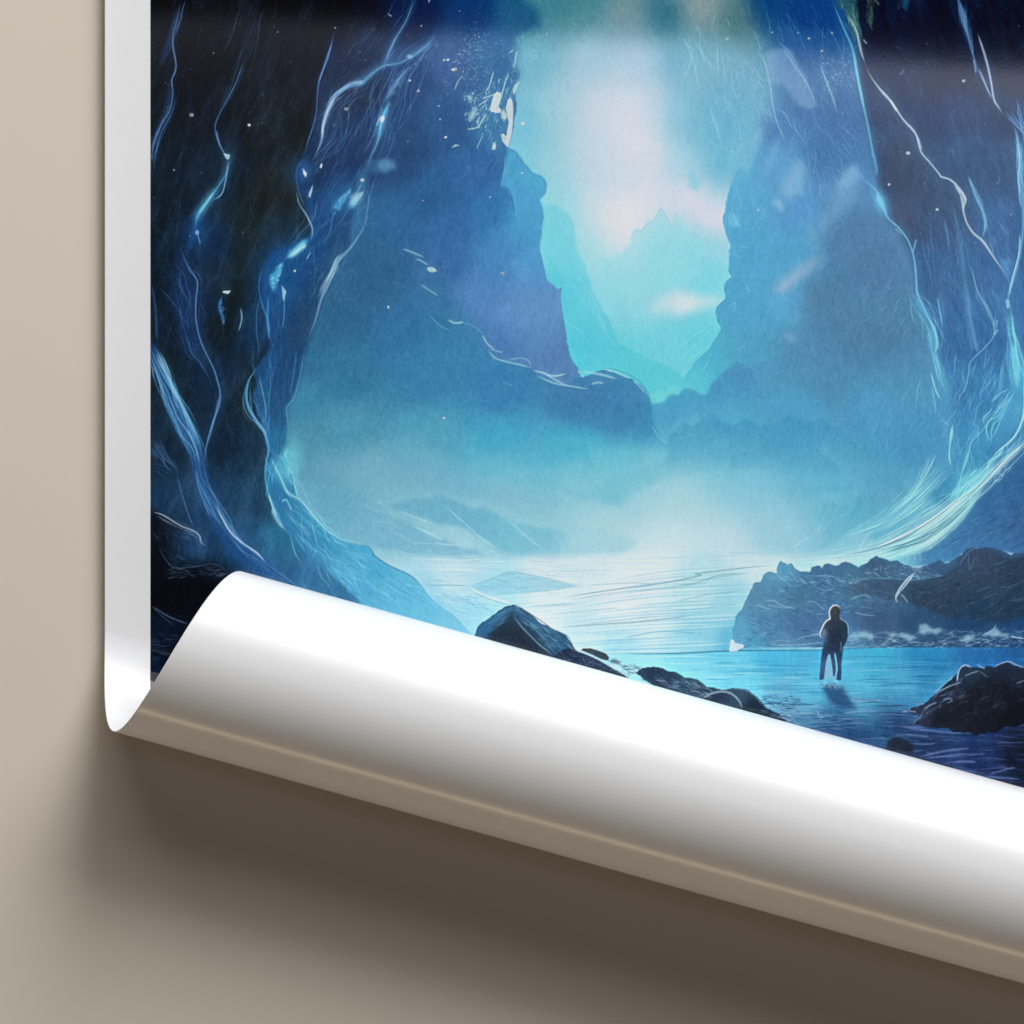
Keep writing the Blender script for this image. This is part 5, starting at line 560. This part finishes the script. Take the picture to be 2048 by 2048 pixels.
    p.fill(B7(400, 1230, 410, 1130, 450, 1085, 515, 1068, 580, 1080, 640, 1110, 690, 1170, 700, 1260), (34, 44, 58), .95, 1.5); p.stroke(B7(410, 1120, 450, 1082, 520, 1064, 590, 1080, 650, 1115), 1.6, (80, 95, 125), .6)
    p.fill(B7(620, 780, 680, 745, 820, 700, 880, 650, 930, 600, 1010, 520, 1130, 410, 1185, 370, 1200, 310, 1235, 280, 1280, 278, 1330, 300, 1400, 300, 1490, 310, 1510, 280, 1580, 300, 1660, 260, 1755, 236, 1850, 280, 1932, 300, 2400, 350, 2400, 1050, 1500, 1030, 1280, 1020, 1000, 970, 800, 960, 690, 930, 760, 850), F(K(1850, 1430, 40, 46, 66, 1900, 1370, 30, 36, 50, 1930, 1350, 34, 48, 66, 1950, 1400, 26, 30, 40, 1880, 1440, 28, 32, 42, 2000, 1400, 24, 27, 38, 2040, 1430, 18, 21, 30, 2020, 1330, 32, 40, 58), e=12), 1, .8, .09, 101, 5)
    for q, w, a in ((B7(1185, 470, 1190, 380, 1215, 310, 1260, 278, 1310, 285, 1340, 310), 3.2, .9), (B7(910, 620, 1000, 560, 1100, 510, 1180, 480, 1240, 455), 2.2, .7), (B7(920, 590, 1020, 510, 1130, 410, 1180, 372), 2, .65), (B7(1260, 400, 1330, 370, 1430, 340), 2, .6), (B7(1580, 305, 1660, 262, 1755, 236, 1850, 280, 1932, 298), 2.4, .75), (B7(1400, 265, 1440, 290, 1490, 315), 2.4, .7), (B7(810, 770, 880, 720, 960, 690), 2.6, .6), (B7(560, 800, 640, 785, 740, 800), 2.6, .6), (B7(690, 930, 760, 860, 800, 810), 2.2, .45), (B7(1010, 690, 1080, 640, 1130, 670, 1060, 700), 2, .5), (B7(1430, 340, 1480, 380, 1530, 415), 1.6, .4), (B7(1840, 480, 1932, 445), 2, .5)):
        p.stroke(q, w, (150, 178, 205), a)
    p.hatch(B7(620, 790, 930, 600, 1240, 420, 1250, 640, 950, 760, 700, 940), 90, 24, -35, 18, 1.6, (100, 115, 150), .45, 102); p.hatch(B7(1000, 620, 1932, 330, 1932, 700, 1100, 960), 90, 34, -35, 28, 1.6, (58, 64, 82), .4, 103)
    # ---------- sparkles and flecks
    for x, y, rr, an, c in ((384, 231, 5, 10, 1), (499, 251, 4, 20, 2), (693, 219, 5, 0, 1), (349, 341, 2, 0, 1), (428, 107, 1.6, 0, 1), (556, 65, 1.6, 0, 1), (671, 57, 2, 0, 1), (643, 332, 2.4, 20, 2), (820, 162, 3, 0, 2), (837, 183, 4, 0, 1), (725, 361, 5, 0, 2), (1005, 547, 4.6, 20, 1), (980, 395, 2, 0, 2), (888, 836, 3.6, 30, 2), (777, 615, 3.4, 80, 2), (911, 140, 4.5, 5, 1), (1044, 347, 2.4, 0, 2), (1815, 307, 5, 0, 2), (1873, 420, 3.6, 0, 2), (1926, 163, 3.6, 10, 2), (1643, 103, 3.4, 0, 1), (1617, 78, 3.4, 0, 1), (1663, 67, 2.6, 50, 1), (1453, 79, 4.5, 10, 1), (1595, 67, 2.2, 0, 1), (1544, 66, 2.6, 60, 1), (1777, 370, 3.4, 75, 2), (847, 402, 1.6, 0, 2), (878, 213, 2, 0, 2), (880, 240, 2, 0, 2), (1085, 327, 2, 0, 2), (1516, 421, 2.6, 10, 2), (843, 53, 2, 0, 1), (1516, 800, 2, 0, 1), (2020, 430, 2, 50, 1)):
        p.spot(x, y, rr*.8, rr*.62, an, (186, 202, 208) if c == 2 else (150, 165, 172), .9, .45)
    for x, y, rr in ((384, 231, 1.5), (693, 219, 1.9), (1926, 163, 1.3), (1815, 307, 1.2), (725, 361, 1.2)): p.spot(x, y, rr, rr, 0, (50, 60, 80), .7)
    rr = np.random.RandomState(171)
    for i in range(330):
        x, y = rr.uniform(305, 2060), rr.uniform(0, 560); d = rr.rand(); p.spot(x, y, rr.uniform(.7, 1.5), rr.uniform(.7, 1.3), rr.uniform(0, 90), (170, 190, 205), rr.uniform(.1, .4)*(1 if d < .8 else 1.6), .6)
    p.stroke(A2(210, 80, 232, 95), 2, (150, 165, 180), .8); p.stroke(B1(540, 345, 575, 385), 2.2, (150, 160, 165), .8); p.stroke(B1(850, 625, 870, 650, 900, 585), 1.8, (110, 130, 160), .7); p.stroke(B1(1680, 1600, 1720, 1550, 1700, 1520), 1.8, (100, 135, 175), .7); p.stroke(A2(440, 0, 435, 15), 3, (150, 160, 165), .8); p.fill(A2(560, 820, 580, 800, 605, 805, 580, 812), (150, 190, 205), .8, .6)
    lum = p.C@np.array((.25, .5, .25), np.float32); p.C = p.C*.985+lum[..., None]*.015; p.C *= (1-.012*np.clip(1-np.abs(lum-.38)/.38, 0, 1))[..., None]
    dk = np.clip(1-lum/.4, 0, 1); p.C[..., 1] += .055*np.clip(p.C[..., 2]-p.C[..., 1], 0, 1)*dk; p.C[..., 2] *= 1-.03*dk
    hi = np.clip(p.C-p.blur(p.C, 16), 0, None); p.C += (p.blur(hi, 9)*.75+p.blur(hi, 26)*.55)*np.clip(1.15-lum, 0, 1)[..., None]*np.array((.8, 1., 1.08), np.float32)
    # ---------- paint grain: pressed pen relief and paper tooth
    B = p.blur(p.C, 5); p.C += (p.C-B)*.27
    lum = p.C.mean(-1, keepdims=True)
    g = p.fbm(2.6, 7.5, 2, 181)[..., None]*.6+p.fbm(2.2, 2.2, 2, 185)[..., None]*.5+p.fbm(9, 22, 2, 187)[..., None]*.3
    p.C += g*(.020+.115*np.clip(lum, 0, .5))*(1.15-lum)
    np.clip(p.C, 0.004, 1, out=p.C)
STEP = 1.5
INK_K, INK_H = 1.16, .012
WORLD = (.062, .053, .043)
def LIGHTS():
    area('key_softbox', (1.6, 3.2, 2.1), (0, -.1, 0), 2.6, 2.1, 190, (.985, 1.0, 1.04))
    area('ceiling_softbox', (.2, 2.75, 2.75), (0, 0, 0), 3.6, 1.5, 56, (1, .955, .87))
    area('added_warm_strip', (-.7, -3.0, .17), (0, 0, .03), 1.7, .09, 14, (1, .77, .53))  # added unseen lamp: brightens the roll's underside and draws its tan line
    # broad soft panel overhead: its straight edge mirrors in the gloss, brightest at that edge
    H = 3.2; W, B = 1.2, 1.1
    o = area('overhead_panel', (0, 0, H), (0, 0, 0), W, B, 36, (.82, .92, 1.22))
    c = math.radians(3.9); o.rotation_euler = (0, 0, -c)
    k = 1+H/D; e = Vector((wx(1320)*k, wy(96)*k, 0)); o.location = (e.x-B/2*math.sin(c), e.y-B/2*math.cos(c), H)
    d = o.data; d.use_nodes = True; N, L = d.node_tree.nodes, d.node_tree.links; em = N['Emission']
    g = N.new('ShaderNodeNewGeometry'); sp = N.new('ShaderNodeSeparateXYZ'); L.new(g.outputs['Parametric'], sp.inputs[0])
    def mth(op, a, b=0.):
        n = N.new('ShaderNodeMath'); n.operation = op
        for i, v in enumerate((a, b)):
            if hasattr(v, 'links'): L.new(v, n.inputs[i])
            else: n.inputs[i].default_value = v
        return n.outputs[0]
    x, y = sp.outputs['X'], sp.outputs['Y']
    fx = mth('ADD', mth('MULTIPLY', mth('POWER', mth('DIVIDE', x, .75), 1.6), .9), .12)
    near = mth('MULTIPLY', mth('EXPONENT', mth('DIVIDE', mth('SUBTRACT', y, 1.), .03)), .75)
    far = mth('MULTIPLY', mth('POWER', y, 3.), .28)
    L.new(mth('MULTIPLY', fx, mth('ADD', near, far)), em.inputs['Strength'])
# ================================================================== the scene
import bpy, math
from mathutils import Vector
U = 0.00025                                   # metres per print unit (frame is 2048 units = 0.512 m wide)
col = bpy.context.scene.collection
def wx(X): return (X-1024)*U
def wy(Y): return -(Y-1024)*U

# ---- rolled sheet geometry: flat, then wound up round a slanted axis
TH = math.radians(15.484)
AX = np.array((math.cos(TH), -math.sin(TH))); DN = np.array((-math.sin(TH), -math.cos(TH)))   # along the roll; across it, down the picture
ROLL_R = 184.27*U
LINE = np.array((wx(210), wy(1254.35)))        # the tangent line passes here
def curl_profile(tmax):
    """arc length -> (across, height, normal across, normal height); radius tightens once the roll has closed on itself"""
    n = 6000; t = np.linspace(0, tmax, n); dt = t[1]-t[0]
    phi = np.zeros(n); c = np.zeros(n); h = np.zeros(n)
    for i in range(1, n):
        R = ROLL_R*(1-.13*min(max((phi[i-1]-4.2)/2.0, 0), 1.6))
        phi[i] = phi[i-1]+dt/R; m = (phi[i]+phi[i-1])/2
        c[i] = c[i-1]+dt*math.cos(m); h[i] = h[i-1]+dt*math.sin(m)
    return t, c, h, phi
PT, PC, PH, PP = curl_profile(.55)
def place(X, Y, off):
    """sheet coordinates (print units) -> world points, off = distance along the front normal"""
    x, y = wx(X), wy(Y)
    rx, ry = x-LINE[0], y-LINE[1]
    a = rx*AX[0]+ry*AX[1]; t = rx*DN[0]+ry*DN[1]
    tt = np.clip(t, 0, None)
    c = np.where(t > 0, np.interp(tt, PT, PC), t); h = np.interp(tt, PT, PH); ph = np.interp(tt, PT, PP)
    c = c-off*np.sin(ph); h = h+off*np.cos(ph)
    lift = .0015*np.exp(-np.clip(X-210, 0, None)/60.)
    return np.stack([LINE[0]+a*AX[0]+c*DN[0], LINE[1]+a*AX[1]+c*DN[1], .0042+h+lift], -1)
def mesh_from(name, V, F, smooth=True):
    me = bpy.data.meshes.new(name)
    me.vertices.add(len(V)); me.vertices.foreach_set('co', np.ascontiguousarray(V, np.float32).ravel())
    me.loops.add(F.size); me.loops.foreach_set('vertex_index', np.ascontiguousarray(F, np.int32).ravel())
    me.polygons.add(len(F)); me.polygons.foreach_set('loop_start', np.arange(0, F.size, 4, dtype=np.int32))
    me.update(calc_edges=True)
    me.polygons.foreach_set('use_smooth', np.full(len(F), smooth))
    me.validate(); return me
def grid_faces(nx, ny, base=0, flip=False):
    i = np.arange(nx-1)[None, :]+np.arange(ny-1)[:, None]*nx+base
    f = np.stack([i+nx, i+nx+1, i+1, i], -1).reshape(-1, 4)
    return f[:, ::-1] if flip else f
def link(o, parent=None):
    col.objects.link(o)
    if parent: o.parent = parent
    return o
def clear_mat(name):
    m = bpy.data.materials.new(name); m.use_nodes = True
    return m, m.node_tree, m.node_tree.nodes['Principled BSDF']

# ---- materials
def paper_material(name, base, coat, rough):
    m, nt, b = clear_mat(name); N, L = nt.nodes, nt.links
    geo = N.new('ShaderNodeNewGeometry')
    n1 = N.new('ShaderNodeTexNoise'); n1.inputs['Scale'].default_value = 900; n1.inputs['Detail'].default_value = 3; L.new(geo.outputs['Position'], n1.inputs['Vector'])
    bp = N.new('ShaderNodeBump'); bp.inputs['Strength'].default_value = .05; bp.inputs['Distance'].default_value = .0002; L.new(n1.outputs['Fac'], bp.inputs['Height'])
    mx = N.new('ShaderNodeMix'); mx.data_type = 'RGBA'; mx.inputs['A'].default_value = (*base, 1); mx.inputs['B'].default_value = (*[c*.985 for c in base], 1); L.new(n1.outputs['Fac'], mx.inputs['Factor'])
    L.new(mx.outputs['Result'], b.inputs['Base Color']); L.new(bp.outputs['Normal'], b.inputs['Normal'])
    b.inputs['Roughness'].default_value = .38; b.inputs['Specular IOR Level'].default_value = .2
    b.inputs['Coat Weight'].default_value = coat; b.inputs['Coat Roughness'].default_value = rough; b.inputs['Coat IOR'].default_value = 1.5
    return m
def print_material():
    m, nt, b = clear_mat('printed_ink'); N, L = nt.nodes, nt.links
    at = N.new('ShaderNodeAttribute'); at.attribute_name = 'ink'; L.new(at.outputs['Color'], b.inputs['Base Color'])
    geo = N.new('ShaderNodeNewGeometry')
    mp = N.new('ShaderNodeMapping'); mp.inputs['Scale'].default_value = (1, .5, 1); L.new(geo.outputs['Position'], mp.inputs['Vector'])
    n1 = N.new('ShaderNodeTexNoise'); n1.inputs['Scale'].default_value = 1300; n1.inputs['Detail'].default_value = 2; L.new(mp.outputs['Vector'], n1.inputs['Vector'])
    bp = N.new('ShaderNodeBump'); bp.inputs['Strength'].default_value = .012; bp.inputs['Distance'].default_value = .0002; L.new(n1.outputs['Fac'], bp.inputs['Height']); L.new(bp.outputs['Normal'], b.inputs['Normal'])
    b.inputs['Roughness'].default_value = .5; b.inputs['Specular IOR Level'].default_value = .0
    b.inputs['Coat Weight'].default_value = .5; b.inputs['Coat Roughness'].default_value = .045; b.inputs['Coat IOR'].default_value = 1.45
    L.new(bp.outputs['Normal'], b.inputs['Coat Normal'])
    return m
def table_material():
    m, nt, b = clear_mat('matt_beige_paint'); N, L = nt.nodes, nt.links
    geo = N.new('ShaderNodeNewGeometry')
    n1 = N.new('ShaderNodeTexNoise'); n1.inputs['Scale'].default_value = 6; n1.inputs['Detail'].default_value = 4; L.new(geo.outputs['Position'], n1.inputs['Vector'])
    n2 = N.new('ShaderNodeTexNoise'); n2.inputs['Scale'].default_value = 1500; n2.inputs['Detail'].default_value = 2; L.new(geo.outputs['Position'], n2.inputs['Vector'])
    ad = N.new('ShaderNodeMath'); ad.operation = 'ADD'; L.new(n1.outputs['Fac'], ad.inputs[0]); L.new(n2.outputs['Fac'], ad.inputs[1])
    hf = N.new('ShaderNodeMath'); hf.operation = 'MULTIPLY'; hf.inputs[1].default_value = .5; L.new(ad.outputs[0], hf.inputs[0])
    mx = N.new('ShaderNodeMix'); mx.data_type = 'RGBA'; mx.inputs['A'].default_value = (*[c*.95 for c in BEIGE], 1); mx.inputs['B'].default_value = (*[c*1.05 for c in BEIGE], 1); L.new(hf.outputs[0], mx.inputs['Factor'])
    L.new(mx.outputs['Result'], b.inputs['Base Color'])
    bp = N.new('ShaderNodeBump'); bp.inputs['Strength'].default_value = .06; bp.inputs['Distance'].default_value = .0002; L.new(n2.outputs['Fac'], bp.inputs['Height']); L.new(bp.outputs['Normal'], b.inputs['Normal'])
    b.inputs['Roughness'].default_value = .65; b.inputs['Specular IOR Level'].default_value = .25
    return m
BEIGE = (.675, .612, .522)

# ---- tabletop
S = 3.0
V = np.array([(-S, -S, 0), (S, -S, 0), (S, S, 0), (-S, S, 0)], float)
me = mesh_from('tabletop', V, np.array([[0, 1, 2, 3]]), False); me.materials.append(table_material())
tab = link(bpy.data.objects.new('tabletop', me)); tab['kind'] = 'structure'

# ---- the poster
X0, X1, Y0, Y1 = 210.8, 2400., -560., 2900.
poster = link(bpy.data.objects.new('poster', None)); poster.location = (wx((X0+X1)/2), wy(1100), 0)
poster['label'] = 'glossy blue ice cave poster with white border, its lower end rolled up'
poster['category'] = 'poster'
def child(name, me, mat):
    me.materials.append(mat); o = link(bpy.data.objects.new(name, me), poster)
    o.matrix_parent_inverse = poster.matrix_basis.inverted(); return o
def sheet(name, xs, ys_of, mat, rims):
    """solid paper: front, back and cut edges; ys_of(x) gives the unrolled rows of each column"""
    Xg = np.broadcast_to(xs[None, :], (len(ys_of), len(xs))); Yg = ys_of if ys_of.ndim == 2 else np.broadcast_to(ys_of[:, None], Xg.shape)
    f = place(Xg, Yg, 0.).reshape(-1, 3); k = place(Xg, Yg, -.00028).reshape(-1, 3)
    ny, nx = Xg.shape; n = nx*ny; F = [grid_faces(nx, ny), grid_faces(nx, ny, n, True)]
    i = np.arange(ny-1)*nx
    F.append(np.stack([i, i+n, i+nx+n, i+nx], -1)); j = i+nx-1; F.append(np.stack([j+nx, j+nx+n, j+n, j], -1))
    i = np.arange(nx-1)
    if 'top' in rims: F.append(np.stack([i+1, i+1+n, i+n, i], -1))
    if 'bottom' in rims: j = i+(ny-1)*nx; F.append(np.stack([j, j+n, j+1+n, j+1], -1))
    me = mesh_from(name, np.vstack([f, k]), np.vstack(F))
    o = child(name, me, mat); me.materials.append(backing); q = (nx-1)*(ny-1)
    ix = np.zeros(len(me.polygons), np.int32); ix[q:] = 1; me.polygons.foreach_set('material_index', ix)
    return o
white = paper_material('white_coated_front', (.815, .82, .83), .3, .17); backing = paper_material('white_paper_back', (.755, .76, .765), .45, .2)
def line_y(X): return 1254.35+(X-210)*math.tan(TH)
xs = np.unique(np.r_[np.linspace(X0, X1, 220), np.linspace(X0, X0+6, 4)])
v = np.linspace(0, 1, 40)[:, None]
sheet('paper_sheet', xs, Y0+(line_y(xs)[None, :]-Y0)*v, white, ('top',))
v = np.linspace(0, 1, 560)[:, None]
sheet('rolled_end', xs, line_y(xs)[None, :]+(Y1-line_y(xs)[None, :])*v, white, ('bottom',))

# ---- the printed picture: ink on the sheet's front, one colour per tiny facet corner
P0x, P1x, P0y, P1y = 302.0, 2308., -468., 2808.
px = np.r_[np.arange(P0x, 2058, STEP), np.arange(2058, P1x, 8.), P1x]
py = np.r_[np.arange(P0y, -8, 8.), np.arange(-8, 1640, STEP), np.arange(1640, P1y, 8.), P1y]
pr = Painter(px, py); paint_print(pr)
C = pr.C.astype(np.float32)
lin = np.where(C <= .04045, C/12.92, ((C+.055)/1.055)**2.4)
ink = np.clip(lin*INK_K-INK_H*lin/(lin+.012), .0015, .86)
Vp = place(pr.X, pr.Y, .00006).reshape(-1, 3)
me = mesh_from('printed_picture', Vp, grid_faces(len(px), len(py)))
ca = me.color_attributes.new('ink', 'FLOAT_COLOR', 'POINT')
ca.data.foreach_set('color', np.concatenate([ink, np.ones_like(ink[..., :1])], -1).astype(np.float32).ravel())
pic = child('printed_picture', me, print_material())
pic['label'] = 'printed ice cave scene with a small figure standing in shallow water'

# ---- camera straight above
D = 3.0
cam = bpy.data.cameras.new('camera'); co = link(bpy.data.objects.new('camera', cam)); co.location = (0, 0, D)
cam.sensor_width = 36; cam.lens = 36*D/(2048*U); cam.clip_end = 50; cam.clip_start = .05
bpy.context.scene.camera = co

# ---- lamps
def area(name, loc, target, sx, sy, power, color=(1, 1, 1), spread=180):
    d = bpy.data.lights.new(name, 'AREA'); d.shape = 'RECTANGLE'; d.size, d.size_y = sx, sy; d.energy = power; d.color = color; d.spread = math.radians(spread)
    o = link(bpy.data.objects.new(name, d)); o.location = loc
    o.rotation_euler = (Vector(target)-Vector(loc)).to_track_quat('-Z', 'Y').to_euler(); return o
LIGHTS()
w = bpy.data.worlds.new('World'); bpy.context.scene.world = w; w.use_nodes = True
bg = w.node_tree.nodes['Background']; bg.inputs['Color'].default_value = (*WORLD, 1); bg.inputs['Strength'].default_value = 1
sc = bpy.context.scene
sc.view_settings.view_transform = 'Standard'; sc.view_settings.look = 'None'; sc.view_settings.exposure = 0; sc.view_settings.gamma = 1
sc.render.engine = 'CYCLES'; sc.cycles.max_bounces = 6; sc.cycles.diffuse_bounces = 4
sc.cycles.use_denoising = True
